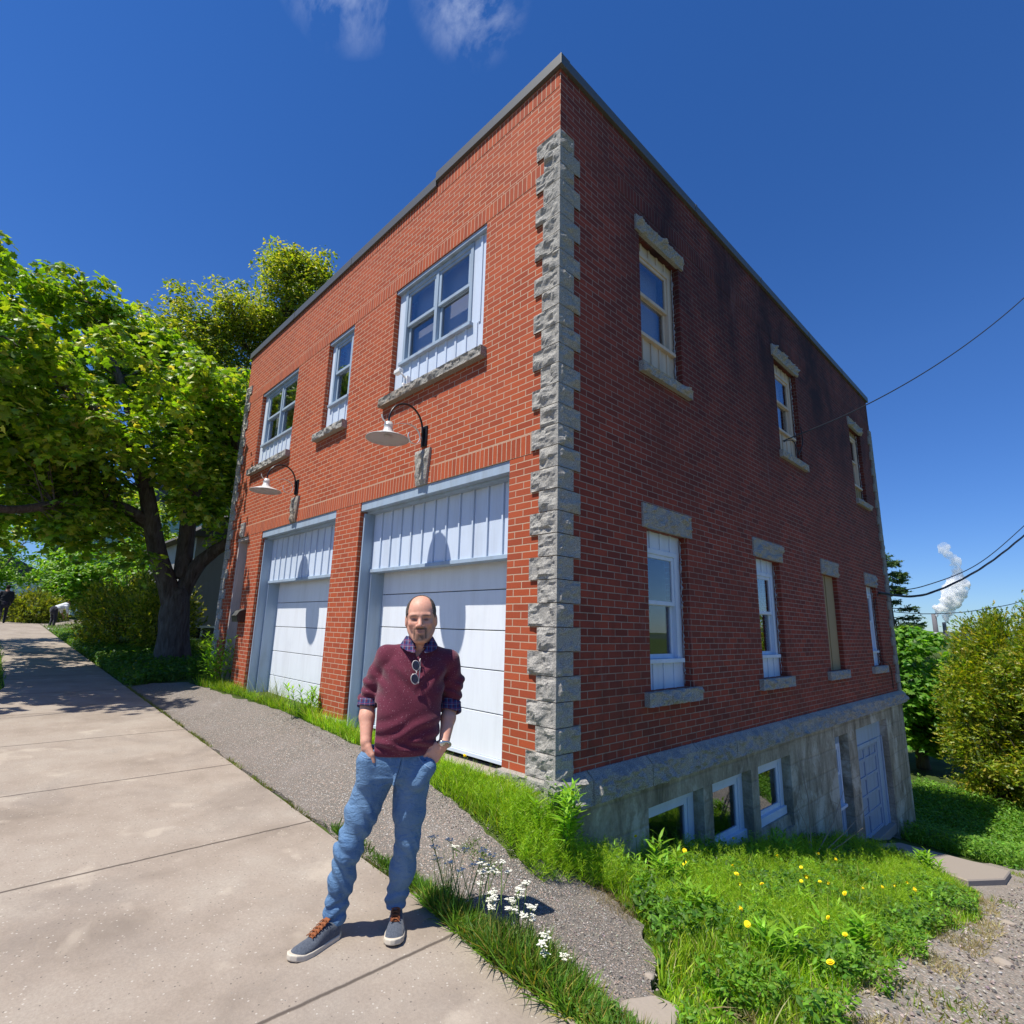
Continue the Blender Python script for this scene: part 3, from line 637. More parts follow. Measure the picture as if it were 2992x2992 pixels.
# entry door recess with peeling plaster jambs
mb = MB(); mb.box(-8.65, -8.60, .04, .5, -.1, zD); mb.box(-8.01, -7.96, .04, .5, -.1, zD); mb.box(-8.60, -8.01, .3, .34, 0.05, zD); mb.box(-8.65, -7.96, .02, .3, zD-.07, zD-.004)
mb.build('entry_surround', M['plaster_old'], B, .004); MB().box(-8.1, -8.01, .22, .3, 2.2, 2.24).build('ledge', M['whitepaint'], B)
MB().box(-8.7, -7.9, -.25, .4, -.35, .03).build('entry_step', M['slab'], B, .015)
# ------------------------------------------------------------------ wall lamps
def wall_lamp(loc, label):
    x, y, z = loc; T = thing('wall_lamp', loc, label, 'lamp', 'gooseneck lamps above the garage doors')
    MB().box(x-.055, x+.055, y-.022, y, z-.13, z+.13).build('wall_plate', M['black'], T, .006)
    MB().box(x-.012, x+.012, y-.045, y-.022, z-.13, z+.10).build('bracket_rib', M['black'], T, .004)
    P = [(x, y-.045, z+.0)]+[(x, y-.045-.232*(1-math.cos(q)), z+.06+.27*math.sin(q)) for q in np.linspace(0, math.pi, 22)]+[(x, y-.509, z+.02)]
    MB().tube(P, .0125, 10).build('arm', M['black'], T, smooth=True)
    c = (x, y-.509, z)
    V, F = lathe_geo([(0, .045), (.03, .045), (.046, .035), (.048, .012), (.053, .008), (.053, -.004), (.049, -.008), (.051, -.05), (.056, -.055), (.060, -.075), (.075, -.092), (.16, -.122), (.243, -.158), (.247, -.166), (.243, -.165), (.15, -.128), (.06, -.10), (0, -.098)], c, 40)
    npmesh('lamp_shade', V, F, M['enamel'], T, smooth=True)
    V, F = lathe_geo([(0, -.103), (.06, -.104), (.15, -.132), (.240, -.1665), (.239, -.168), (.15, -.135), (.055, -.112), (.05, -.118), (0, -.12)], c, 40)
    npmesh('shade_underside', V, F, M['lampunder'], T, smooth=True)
    V, F = lathe_geo([(0, -.10), (.042, -.105), (.045, -.125), (.036, -.14), (0, -.147)], c, 24); npmesh('bulb', V, F, M['lampunder'], T, smooth=True)
    # flat white scroll strap between the shade and the plate
    S_ = spline([(x, y-.46, z+.02), (x, y-.36, z+.07), (x, y-.22, z+.095), (x, y-.11, z+.05), (x, y-.07, z-.04), (x, y-.12, z-.12), (x, y-.2, z-.12), (x, y-.24, z-.05), (x, y-.225, z+.0)], 6)
    V = []; F = []
    for i, p in enumerate(S_):
        V += [(p.x-.013, p.y, p.z), (p.x+.013, p.y, p.z)]
        if i: k = 2*i; F.append((k-2, k-1, k+1, k))
    o = npmesh('scroll_strap', V, F, M['enamel'], T); md = o.modifiers.new('s', 'SOLIDIFY'); md.thickness = .004
    S_ = spline([(x-.0, y-.55, z+.03), (x, y-.59, z+.06), (x, y-.61, z+.11)], 5); V = []; F = []
    for i, p in enumerate(S_):
        V += [(p.x-.012, p.y, p.z), (p.x+.012, p.y, p.z)]
        if i: k = 2*i; F.append((k-2, k-1, k+1, k))
    o = npmesh('strap_tail', V, F, M['enamel'], T); md = o.modifiers.new('s', 'SOLIDIFY'); md.thickness = .004
wall_lamp((-2.134, 0, 3.44), 'white saucer lamp on black gooseneck above the right-hand garage door')
wall_lamp((-5.855, 0, 3.44), 'white saucer lamp on black gooseneck above the left-hand garage door')
# mailbox
T = thing('mailbox', (-7.86, -.0, 1.18), 'small black metal mailbox on the brick beside the entry recess', 'mailbox')
x0, x1 = -7.90, -7.60; V = []
for x in (x0, x1): V += [(x, 0, 1.18), (x, -.13, 1.18), (x, -.15, 1.28), (x, -.10, 1.37), (x, 0, 1.40)]
npmesh('box', V, [(4, 3, 2, 1, 0), (5, 6, 7, 8, 9), (0, 1, 6, 5), (1, 2, 7, 6), (2, 3, 8, 7), (3, 4, 9, 8), (4, 0, 5, 9)], M['black'], T)
V = [(x0-.006, .0, 1.41), (x1+.006, .0, 1.41), (x1+.006, -.105, 1.377), (x0-.006, -.105, 1.377), (x0-.006, -.16, 1.29), (x1+.006, -.16, 1.29)]
o = npmesh('lid', V, [(0, 1, 2, 3), (3, 2, 5, 4)], M['metalcap'], T); md = o.modifiers.new('s', 'SOLIDIFY'); md.thickness = .006
# floodlight on the window boards
T = thing('security_light', (-2.68, .05, 4.33), 'small white security light fixed to the boards left of the widest window', 'floodlight')
MB().box(-2.70, -2.64, .0, .055, 4.24, 4.42).build('mount', M['whitepaint'], T, .006)
MB().tube(spline([(-2.67, .0, 4.38), (-2.67, -.05, 4.42), (-2.70, -.07, 4.46)], 5), .012, 8).tube(spline([(-2.67, 0, 4.3), (-2.66, -.04, 4.29), (-2.65, -.04, 4.24)], 4), .014, 8).build('arm', M['whitepaint'], T)
MB().box(-2.82, -2.68, -.10, -.03, 4.45, 4.51).build('lamp_head', M['whitepaint'], T, .012)
# ------------------------------------------------------------------ cables
def cable(pts, r, label, n=14, twist=None, group=None):
    P = spline(pts, n)
    mb = MB()
    if twist:
        for ph in (0, 2.1, 4.2):
            Q = []
            for i, p in enumerate(P):
                q = ph+i*twist; Q.append((p.x+math.cos(q)*r*1.1, p.y, p.z+math.sin(q)*r*1.1))
            mb.tube(Q, r, 5)
    else: mb.tube(P, r, 6)
    o = mb.build('overhead_cable', M['rubber'], origin=pts[0], smooth=True); tag(o, label, 'cable', group)
f1 = lambda s: (3.2*s+.02, 5.7+6.3*s, 4.39+3.07*s+1.237*s*s)
cable([f1(s) for s in np.linspace(0, 1.6, 9)], .011, 'thin black cable running from the second upper side window up over the roofline')
cable([(.02, 10.95, 2.18), (.51, 13.05, 2.254), (1.3, 16.3, 3.11), (2.2, 20, 4.49), (3.3, 24.5, 6.4), (4.6, 30, 8.5)], .014, 'thick twisted black power cable leaving the back corner of the building', 40, .17)
cable([(.02, 12.02, 2.30), (.53, 13.1, 2.47), (1.3, 16.3, 3.27), (2.2, 20, 4.76), (3.3, 24.5, 6.8), (4.6, 30, 8.9)], .012, 'single thin wire just above the thick twisted cable')
cable([(-.6, 13.4, 1.9), (.5, 13.3, 1.8), (1.25, 16.4, 2.03), (2.2, 20, 2.60), (3.4, 25, 4.2), (4.6, 30, 6.4)], .010, 'lowest thin wire sagging past the steam plume')
o = MB().tube(spline([(.03, 6.62, 4.9), (.05, 6.6, 4.6), (.02, 6.45, 4.35), (.06, 6.3, 4.3), (.04, 6.15, 4.5), (.02, 5.9, 4.45), (.02, 5.75, 4.39)], 6), .009, 5).build('cable_loop', M['rubber'], B, smooth=True)
MB().tube(spline([(.02, 10.98, 2.2), (-.03, 10.7, 1.9), (-.05, 10.72, 1.2), (-.03, 10.78, .72), (.05, 10.9, .66), (.02, 11.25, .5), (.015, 11.3, .1)], 8), .008, 5).build('drop_wire', M['rubber'], B, smooth=True)
for (px, py, zt, lab) in ((5.16, 15.82, 12.3, 'tall wooden pole holding the thin cable that rises over the roof'), (4.62, 30.05, 9.4, 'wooden utility pole at the far end of the twisted power cable')):
    T = thing('utility_pole', (px, py, float(H(px, py))), lab, 'utility pole'); MB().tube([(px, py, float(H(px, py))-.3), (px, py, zt*.5), (px, py, zt)], [.16, .14, .11], 12).build('pole', M['twig'], T, smooth=True)
    MB().box(px-.9, px+.9, py-.05, py+.05, zt-.55, zt-.42).build('crossarm', M['twig'], T, .005)
    for dx in (-.75, .0, .75): MB().tube([(px+dx, py-.08, zt-.42), (px+dx, py-.08, zt-.28)], .035, 8).build('insulator', M['enamel'], T)
# ------------------------------------------------------------------ slab at the basement door
V = [(.25, 7.15, 0), (1.0, 6.85, 0), (1.62, 6.35, 0), (1.85, 7.7, 0), (1.78, 9.1, 0), (.25, 9.25, 0), (.2, 8.2, 0)]
zb = -2.22; n = len(V); P = [(a, b, -.46-.2*(b+1)+.05) for a, b, _ in V]+[(a, b, -.46-.2*(b+1)-.1) for a, b, _ in V]
o = npmesh('concrete_slab', P, [tuple(range(n))]+[(i+n, (i+1) % n+n, (i+1) % n, i)[::1] for i in range(n)], M['slab'], origin=(.8, 9.2, zb-.1)); md = o.modifiers.new('b', 'BEVEL'); md.width = .015; tag(o, 'flat tan concrete slab lying outside the basement door', 'slab')
P = [(1.42, -1.30, -.48), (1.62, -1.28, -.485), (1.66, -1.1, -.49), (1.6, -.93, -.5), (1.47, -.95, -.5), (1.40, -1.1, -.49)]; n = 6
o = npmesh('concrete_chunk', [(a, b, c+.035) for a, b, c in P]+[(a, b, c-.2) for a, b, c in P], [tuple(range(n))]+[(i+n, (i+1) % n+n, (i+1) % n, i) for i in range(n)], M['slab'], origin=(1.53, -1.1, -.5)); md = o.modifiers.new('b', 'BEVEL'); md.width = .02; md.segments = 2
tag(o, 'broken pale concrete chunk between the asphalt and the grass', 'rubble')
# ------------------------------------------------------------------ signed-distance modelling (people, steam)
def seglen(P, a, b):
    a = np.array(a, np.float32); b = np.array(b, np.float32); ab = b-a; t = np.clip(((P-a)@ab)/max(ab@ab, 1e-9), 0, 1); return t, np.linalg.norm(P-a-t[..., None]*ab, axis=-1)
def cap(P, a, b, ra, rb): t, d = seglen(P, a, b); return d-(ra+(rb-ra)*t)
def ell(P, c, r):
    r = np.array(r, np.float32); q = (P-np.array(c, np.float32))/r; k = np.linalg.norm(q, axis=-1); return (k-1)*r.min()
def smin(a, b, k): h = np.clip(.5+.5*(b-a)/k, 0, 1); return b+(a-b)*h-k*h*(1-h)
def smax(a, b, k): return -smin(-a, -b, k)
def loft(P, rows, pw=2.3):
    """stack of ellipses: rows = (z, cx, cy, rx, ry)"""
    R = np.array(rows, np.float32); z = P[..., 2]; f = lambda i: np.interp(z, R[:, 0], R[:, i])
    cx, cy, rx, ry = f(1), f(2), f(3), f(4); q = (np.abs((P[..., 0]-cx)/rx)**pw+np.abs((P[..., 1]-cy)/ry)**pw)**(1/pw)
    d = (q-1)*np.minimum(rx, ry); return np.maximum(d, np.maximum(R[0, 0]-z, z-R[-1, 0]))
def surfnets(f, lo, hi, h):
    lo = np.array(lo, float); hi = np.array(hi, float); n = np.ceil((hi-lo)/h).astype(int)+1
    g = np.stack(np.meshgrid(*[lo[i]+h*np.arange(n[i]) for i in range(3)], indexing='ij'), -1).astype(np.float32)
    v = f(g).astype(np.float32); s = v < 0
    nx, ny, nz = n-1; acc = np.zeros((nx, ny, nz, 3), np.float32); cnt = np.zeros((nx, ny, nz), np.float32)
    for ax in range(3):
        o1, o2 = [a for a in range(3) if a != ax]
        for p in (0, 1):
            for q in (0, 1):
                sl = [slice(0, m) for m in (nx, ny, nz)]; sl[o1] = slice(p, p+(n-1)[o1]); sl[o2] = slice(q, q+(n-1)[o2]); sa = tuple(sl); sl2 = list(sl); sl2[ax] = slice(1, 1+(n-1)[ax]); sb = tuple(sl2)
                a = v[sa]; b = v[sb]; m = (a < 0) != (b < 0); t = np.where(m, a/(a-b+1e-12), 0)
                c = np.zeros(a.shape+(3,), np.float32); c[..., ax] = t; c[..., o1] = p; c[..., o2] = q; acc += c*m[..., None]; cnt += m
    act = cnt > 0; idx = -np.ones((nx, ny, nz), np.int64); idx[act] = np.arange(act.sum())
    cell = np.argwhere(act); V = lo+h*(cell+acc[act]/cnt[act][:, None]); F = []
    for ax in range(3):
        o1, o2 = [(1, 2), (2, 0), (0, 1)][ax]
        sl = [slice(0, m) for m in n]; sl[ax] = slice(0, n[ax]-1); sl[o1] = slice(1, n[o1]-1); sl[o2] = slice(1, n[o2]-1); s2 = list(sl); s2[ax] = slice(1, n[ax])
        a = s[tuple(sl)]; b = s[tuple(s2)]
        for m, flip in ((a & ~b, False), (~a & b, True)):
            c = np.argwhere(m); 
            if not len(c): continue
            c[:, o1] += 1; c[:, o2] += 1; e1 = np.zeros(3, int); e1[o1] = 1; e2 = np.zeros(3, int); e2[o2] = 1
            g4 = [idx[tuple((c-x).T)] for x in (e1*0, e1, e1+e2, e2)]; q = np.stack(g4, -1); F.append(q[:, ::-1] if flip else q)
    F = np.vstack(F); F = F[(F >= 0).all(1)]; return V, F
def sdfobj(name, f, lo, hi, h, mat, parent, tintf=None, xf=None, smooth=True, origin=None):
    V, F = surfnets(f, lo, hi, h); t = tintf(V) if tintf else None
    W_ = xf(V) if xf else V
    return npmesh(name, W_, F, mat, parent, tint=t, smooth=smooth, origin=origin)
def wr(P, sc, seed, amp):
    x, y, z = P[..., 0]*sc+seed, P[..., 1]*sc+seed*1.7, P[..., 2]*sc-seed
    return amp*(np.sin(x*1.3+1.7*np.sin(z*.9+seed))*np.sin(z*1.9+1.1*np.sin(y*1.3+x*.7))+.5*np.sin(2.3*z+1.9*x+np.sin(y*2))*np.sin(1.7*y-z+seed))
# ------------------------------------------------------------------ the man in front
MAN = Vector((.33, -1.86, -.447+.03)); MAN.z = float(H(.33, -1.86))+.03
MR = Vector((.51686611, .85606625, 0)); MT = Vector((.85606625, -.51686611, 0))
def man_xf(V, body=True):
    V = np.asarray(V, float); x, y, z = V[:, 0], V[:, 1], V[:, 2]
    if body: x = x*1.028; z = z*1.028-.046; y = y+.09
    W_ = np.array(MAN)+x[:, None]*np.array(MR)-y[:, None]*np.array(MT); W_[:, 2] = MAN.z+z; return W_
P1 = thing('person', tuple(MAN), 'man in maroon sweater and blue jeans standing with both hands in his pockets', 'person')
skin = tintmat('skin', .52, .4, .12, .0012, 90); hairm = tintmat('hair', .8, .2, 0, .004, 220)
HC = np.array((.206, .005, 1.656)); hy = R_(-7); hr = R_(3)
def headP(P):
    q = (P-HC.astype(np.float32))/1.07; c, s = math.cos(hy), math.sin(hy); x = q[..., 0]*c+q[..., 1]*s; y = -q[..., 0]*s+q[..., 1]*c; z = q[..., 2]
    c, s = math.cos(hr), math.sin(hr); return np.stack([x*c+z*s, y, -x*s+z*c], -1)
def cran(q): return smin(ell(q, (0, .018, .044), (.076, .096, .084)), ell(q, (0, -.03, .03), (.068, .062, .075)), .03)
def head(P):
    q = headP(P); X = np.abs(q[..., 0]); S2 = np.stack([X, q[..., 1], q[..., 2]], -1)
    d = cran(q); d = smin(d, ell(q, (0, -.022, -.035), (.060, .068, .085)), .03)
    d = smin(d, cap(S2, (.049, .012, -.055), (.015, -.064, -.104), .022, .019), .025); d = smin(d, ell(q, (0, -.070, -.098), (.03, .022, .022)), .02)
    d = smin(d, cap(S2, (.010, -.087, .021), (.046, -.079, .020), .012, .010), .012)
    d = smin(d, ell(S2, (.041, -.064, -.024), (.019, .017, .015)), .022)
    d = smax(d, -ell(S2, (.031, -.101, -.001), (.021, .020, .0135)), .010)
    d = smin(d, ell(S2, (.031, -.0775, -.002), (.0165, .010, .009)), .004)
    d = smax(d, -cap(S2, (.022, -.092, -.0035), (.042, -.086, -.004), .0026, .002), .002)
    d = smin(d, cap(q, (0, -.086, .008), (0, -.113, -.032), .0085, .0125), .010); d = smin(d, ell(S2, (.0125, -.100, -.036), (.009, .011, .008)), .006)
    d = smin(d, ell(q, (0, -.082, -.062), (.032, .014, .022)), .014)
    d = smin(d, cap(S2, (0, -.096, -.059), (.021, -.086, -.061), .0052, .003), .005); d = smin(d, cap(S2, (0, -.096, -.071), (.019, -.087, -.068), .0065, .003), .005)
    d = smax(d, -cap(S2, (0, -.101, -.0645), (.024, -.089, -.0645), .0014, .001), .002)
    ear = smax(ell(S2, (.078, .014, -.008), (.012, .019, .031)), -ell(S2, (.089, .009, -.006), (.008, .010, .018)), .004); d = smin(d, ear, .014)
    d = smin(d, cap(q, (0, .028, -.06), (-.004, .05, -.20), .058, .062), .03); return d
SHL = (.028, .055, 1.447); SHR = (.388, .055, 1.423); ELL = (-.062, .085, 1.19); ELR = (.412, .09, 1.18); WL = (-.052, -.02, 1.0); WR = (.368, -.045, .985)
def hand_sdf(P, wrist, dirv, acr, back, s=1.0):
    """palm, four fingers of unequal length and a thumb; dirv towards the fingertips, acr towards the thumb, back = back of the hand"""
    w = np.array(wrist); d_ = np.array(dirv)/np.linalg.norm(dirv); a = np.array(acr)/np.linalg.norm(acr); b = np.array(back)/np.linalg.norm(back)
    K = w+d_*.088*s; d = cap(P, w, w+d_*.03, .026, .026)
    for k in range(4): d = smin(d, cap(P, w+d_*.02+a*(.012*(1.5-k)), K+a*(.0205*(1.5-k)), .016, .0135), .010)
    for k, L in enumerate((.070, .078, .072, .056)):
        A = K+a*(.0205*(1.5-k)); B_ = A+d_*L*.5-b*.006; C_ = B_+d_*L*.5-b*.02
        d = smin(d, cap(P, A, B_, .0105, .0092), .003); d = np.minimum(d, cap(P, B_, C_, .0092, .0078))
    A = w+d_*.025+a*.026; B_ = A+d_*.035+a*.022-b*.008; C_ = B_+d_*.032+a*.004-b*.006
    return smin(smin(d, cap(P, A, B_, .0155, .013), .012), cap(P, B_, C_, .012, .0095), .004)
def bodyf(P):
    d = head(P)
    d = smin(d, ell(P, (.19, .045, 1.36), (.15, .08, .14)), .02); d = smin(d, loft(P, [(.8, .12, .04, .13, .08), (1.0, .14, .04, .14, .09), (1.3, .18, .045, .14, .085)]), .02)
    for sh, el_, wr_ in ((SHL, ELL, WL), (SHR, ELR, WR)):
        d = smin(d, cap(P, sh, el_, .038, .036), .02); mid = tuple(np.array(el_)*.62+np.array(wr_)*.38); d = smin(d, cap(P, el_, mid, .040, .042), .015); d = smin(d, cap(P, mid, wr_, .041, .0285), .015)
    d = smin(d, hand_sdf(P, WL, (.012, -.005, -.10), (.5, -.85, 0), (-.8, -.5, .1)), .012)
    d = smin(d, hand_sdf(P, WR, (-.082, -.008, -.085), (-.72, -.05, .68), (-.05, -1, .15)), .012)
    return d
def facetint(V):
    q = headP(V[None].astype(np.float32))[0]; X = np.abs(q[:, 0]); y = q[:, 1]; z = q[:, 2]; n = len(V)
    base = np.array([.68, .35, .24]); t = np.tile(base, (n, 1))
    nz = np.array([noise.noise(Vector(v)*60) for v in V]); n2 = np.array([noise.noise(Vector(v)*420) for v in V])
    t *= (1+.06*nz[:, None]); hd = z > -.14; fr = (y < -.02) & hd
    def mixin(w, c): nonlocal t; w = np.clip(w, 0, 1)[:, None]; t = t*(1-w)+np.array(c)*w
    mixin(np.where(fr, .35*np.exp(-((X-.045)/.016)**2-((z+.03)/.016)**2), 0), (.62, .24, .18)); mixin(np.where(fr, .4*np.exp(-(X/.016)**2-((z+.034)/.012)**2), 0), (.62, .25, .19))
    mixin(np.where(fr, .75*np.exp(-((X-.031)/.02)**2-((z-.001)/.009)**2), 0), (.22, .10, .08))  # shade of the eye sockets painted into the skin
    mixin(np.where(fr & (y < -.07), .95*np.exp(-((X-.031)/.013)**4-((z+.0035)/.0036)**2), 0), (.025, .016, .014))
    mixin(np.where(fr & (y < -.06), .8*np.exp(-((X-.032)/.020)**4-((z-.020)/.0060)**2), 0), (.11, .07, .05))
    lip = np.exp(-(X/.022)**4-((z+.065)/.0085)**2); mixin(np.where(fr & (y < -.07), .6*lip, 0), (.50, .19, .16)); mixin(np.where(fr & (y < -.07), .8*np.exp(-(X/.024)**4-((z+.0645)/.0016)**2), 0), (.14, .05, .045))
    st = np.clip((.12*(.5-np.clip((z+.045)/.02, -1, 1)*.5)+.18), 0, 1)*((z < -.03) & (z > -.125) & (y < .03)); mixin(st*(.7+.3*n2), (.26, .17, .13))
    mus = np.exp(-((z+.049-.10*0)/.0075)**2)*(X < .030)*(y < -.06); chin = np.exp(-((z+.094)/.017)**4)*np.exp(-(X/.027)**4)*(y < -.04); sides = np.exp(-((X-.030)/.006)**2)*(z < -.045)*(z > -.10)*(y < -.05)
    mixin(np.where(fr, np.maximum(np.maximum(mus*1.1, chin*.95), sides*1.0)*(1-.7*lip)*(.9+.35*n2), 0), (.06, .04, .028))
    mixin(np.where(fr, .35*np.exp(-(X/.012)**2-((z+.105)/.008)**2), 0), (.42, .38, .34))
    return t
sdfobj('body', bodyf, (-.2, -.2, .82), (.52, .2, 1.80), .0042, skin, P1, facetint, man_xf)
def hairf(P):
    q = headP(P); X = np.abs(q[..., 0]); y = q[..., 1]; z = q[..., 2]; sh = cran(q)-.0042-.0020*.5*np.sin(z*520+np.sin(X*300)*2)*np.sin(y*420+X*190)
    line = np.interp(X, [0, .035, .052, .062, .09], [.010, -.002, -.034, -.060, -.064])+np.clip(.03-z, 0, .1)*.75-.012*np.sin(z*90)*.15
    low = np.interp(y, [-.06, -.03, -.008, .0, .03, .06, .12], [.03, .012, .004, .030, .030, -.03, -.075]); m = np.maximum(line-y, low-z)
    return smax(sh, m, .004)
def hairtint(V):
    n1 = np.array([noise.noise(Vector(v)*330) for v in V]); q = headP(V[None].astype(np.float32))[0]; g = np.clip(.35+.9*n1+(.03-q[:, 2])*4*(np.abs(q[:, 0]) > .05), 0, 1)[:, None]
    return np.array([.045, .034, .028])*(1-g)+np.array([.20, .18, .165])*g
sdfobj('hair', hairf, (.09, -.14, 1.52), (.32, .16, 1.81), .003, hairm, P1, hairtint, man_xf)
TR = [(.925, .125, .035, .168, .118), (.96, .132, .03, .180, .128), (1.0, .145, .025, .190, .135), (1.1, .157, .025, .195, .138), (1.2, .165, .03, .190, .130), (1.3, .175, .04, .186, .122), (1.38, .19, .045, .19, .115), (1.43, .203, .05, .185, .10), (1.465, .206, .052, .14, .088), (1.50, .207, .05, .088, .075), (1.535, .207, .048, .066, .066)]
def sweat(P):
    d = loft(P, TR); d = smin(d, cap(P, (.16, .05, 1.475), SHL, .05, .058), .03); d = smin(d, cap(P, (.25, .05, 1.475), SHR, .05, .058), .03)
    la = tuple(np.array(SHL)*.5+np.array(ELL)*.5+np.array((-.008, .01, 0))); ra = tuple(np.array(SHR)*.5+np.array(ELR)*.5+np.array((.018, .01, 0)))
    arms = np.minimum(smin(cap(P, SHL, la, .059, .056), cap(P, la, (-.06, .085, 1.21), .056, .050), .02), smin(cap(P, SHR, ra, .060, .060), cap(P, ra, (.411, .09, 1.20), .060, .054), .02))
    x, y, z = P[..., 0], P[..., 1], P[..., 2]
    az = np.clip((1.36-z)/.1, 0, 1)*np.clip((z-1.18)/.03, 0, 1); arms = arms+az*.0055*np.sin(z*120+x*40+3*np.sin(y*30))
    d = smin(d, arms, .022)
    f = np.exp(-((z-.985)/.035)**2)*.008*np.sin(x*30+z*90+1.3)+np.exp(-((z-1.06)/.07)**2)*.006*np.sin(z*75-x*34+np.sin(x*20))+np.exp(-((z-1.34)/.07)**2)*.005*np.sin(np.abs(x-.185)*70-z*55)
    d = d+f+wr(P, 16, 2.0, .0035); d = d-.004*np.clip((.975-z)/.01, 0, 1)
    # v-neck opening and the two sleeve ends
    v = np.maximum(np.abs(x-.196-(z-1.45)*.12)-np.clip(z-1.442, 0, 1)*.62, np.maximum(y-.05, 1.44-z)); d = smax(d, -v, .006)
    d = smax(d, -(cap(P, (.206, .055, 1.50), (.206, .04, 1.65), .058, .066)), .006)
    return smax(d, np.minimum(1.20-z, 9) if False else np.where((x < -.005) | (x > .345), 1.196-z, .928-z), .004)
wool = fabric('maroon_wool', (.085, .013, .028), (.165, .034, .058), 260, (.42, .25, .28), .0022)
sdfobj('sweater', sweat, (-.17, -.16, .9), (.53, .22, 1.60), .005, wool, P1, None, man_xf)
def plaid():
    m = Mt('plaid_shirt'); ob = m.coord('Object'); s = m.sep(ob)
    u = m.math('ADD', m.math('MULTIPLY', s[0], .6), m.math('MULTIPLY', s[1], .9)); v = s[2]
    def band(x, per, w, ph=0): return m.mr(m.math('PINGPONG', m.math('ADD', x, ph+5), per/2), w, w*.6)
    c = m.mix(band(u, .03, .006), (.028, .035, .10), (.10, .02, .05)); c = m.mix(band(v, .03, .006), c, (.035, .045, .13)); c = m.mix(m.math('MULTIPLY', band(u, .03, .0016, .009), .5), c, (.40, .34, .40)); c = m.mix(m.math('MULTIPLY', band(v, .03, .0016, .009), .45), c, (.38, .33, .38)); c = m.mix(m.math('MULTIPLY', band(v, .03, .0016, .002), .6), c, (.32, .04, .06))
    m.col(c).rough(.9, .15); return m.m
PL = plaid()
def cuff(P, c, ax, r, hgt, seed):
    a = np.array(ax)/np.linalg.norm(ax); t = (P-np.array(c, np.float32))@a.astype(np.float32); rad = np.linalg.norm(P-np.array(c, np.float32)-t[..., None]*a, axis=-1)
    w = np.abs(rad-r-.004*np.sin(t*60))-.009; return smax(w, np.abs(t+.004*np.sin(P[..., 0]*50+seed))-hgt/2, .008)
sdfobj('shirt_cuff', lambda P: cuff(P, (-.060, .075, 1.185), (-.01, -.35, -1), .047, .045, 1), (-.14, -.01, 1.12), (.02, .16, 1.25), .0035, PL, P1, None, man_xf)
sdfobj('shirt_cuff', lambda P: cuff(P, (.409, .078, 1.165), (-.12, -.4, -1), .055, .064, 2), (.32, -.02, 1.08), (.50, .18, 1.25), .0035, PL, P1, None, man_xf)
def collar(P):
    x, y, z = P[..., 0], P[..., 1], P[..., 2]; r = np.hypot((x-.206)*1.0, (y-.048)*.95); X = np.abs(x-.205)
    band = smax(np.abs(r-.068-(1.55-z)*.25)-.0035, np.abs(z-1.535+.35*np.clip(-(y-.0), 0, .1))-.026, .003)
    fl = smax(np.abs(r-.072-np.clip(1.565-z, 0, .2)*.62)-.0035, np.maximum(z-1.562+np.clip(-y, 0, .1)*.45, np.interp(X, [0, .03, .07, .105, .15], [1.50, 1.47, 1.478, 1.497, 1.53])-z+np.clip(y, 0, .1)*.9*0), .003)
    fl = np.maximum(fl, -(X-np.clip(z-1.440, .004, .2)*.58)*1.0)
    return np.where(y > .02, smax(np.minimum(band, fl), 1.51-z, .003), np.minimum(np.maximum(band, -(X-np.clip(z-1.455, .0, .2)*.42)), fl))
sdfobj('shirt_collar', collar, (.05, -.10, 1.42), (.36, .17, 1.60), .0032, PL, P1, None, man_xf)
JW = [(.79, .108, .045, .150, .095), (.82, .111, .045, .192, .115), (.88, .118, .04, .198, .118), (.935, .122, .04, .192, .114), (.96, .124, .04, .188, .112)]
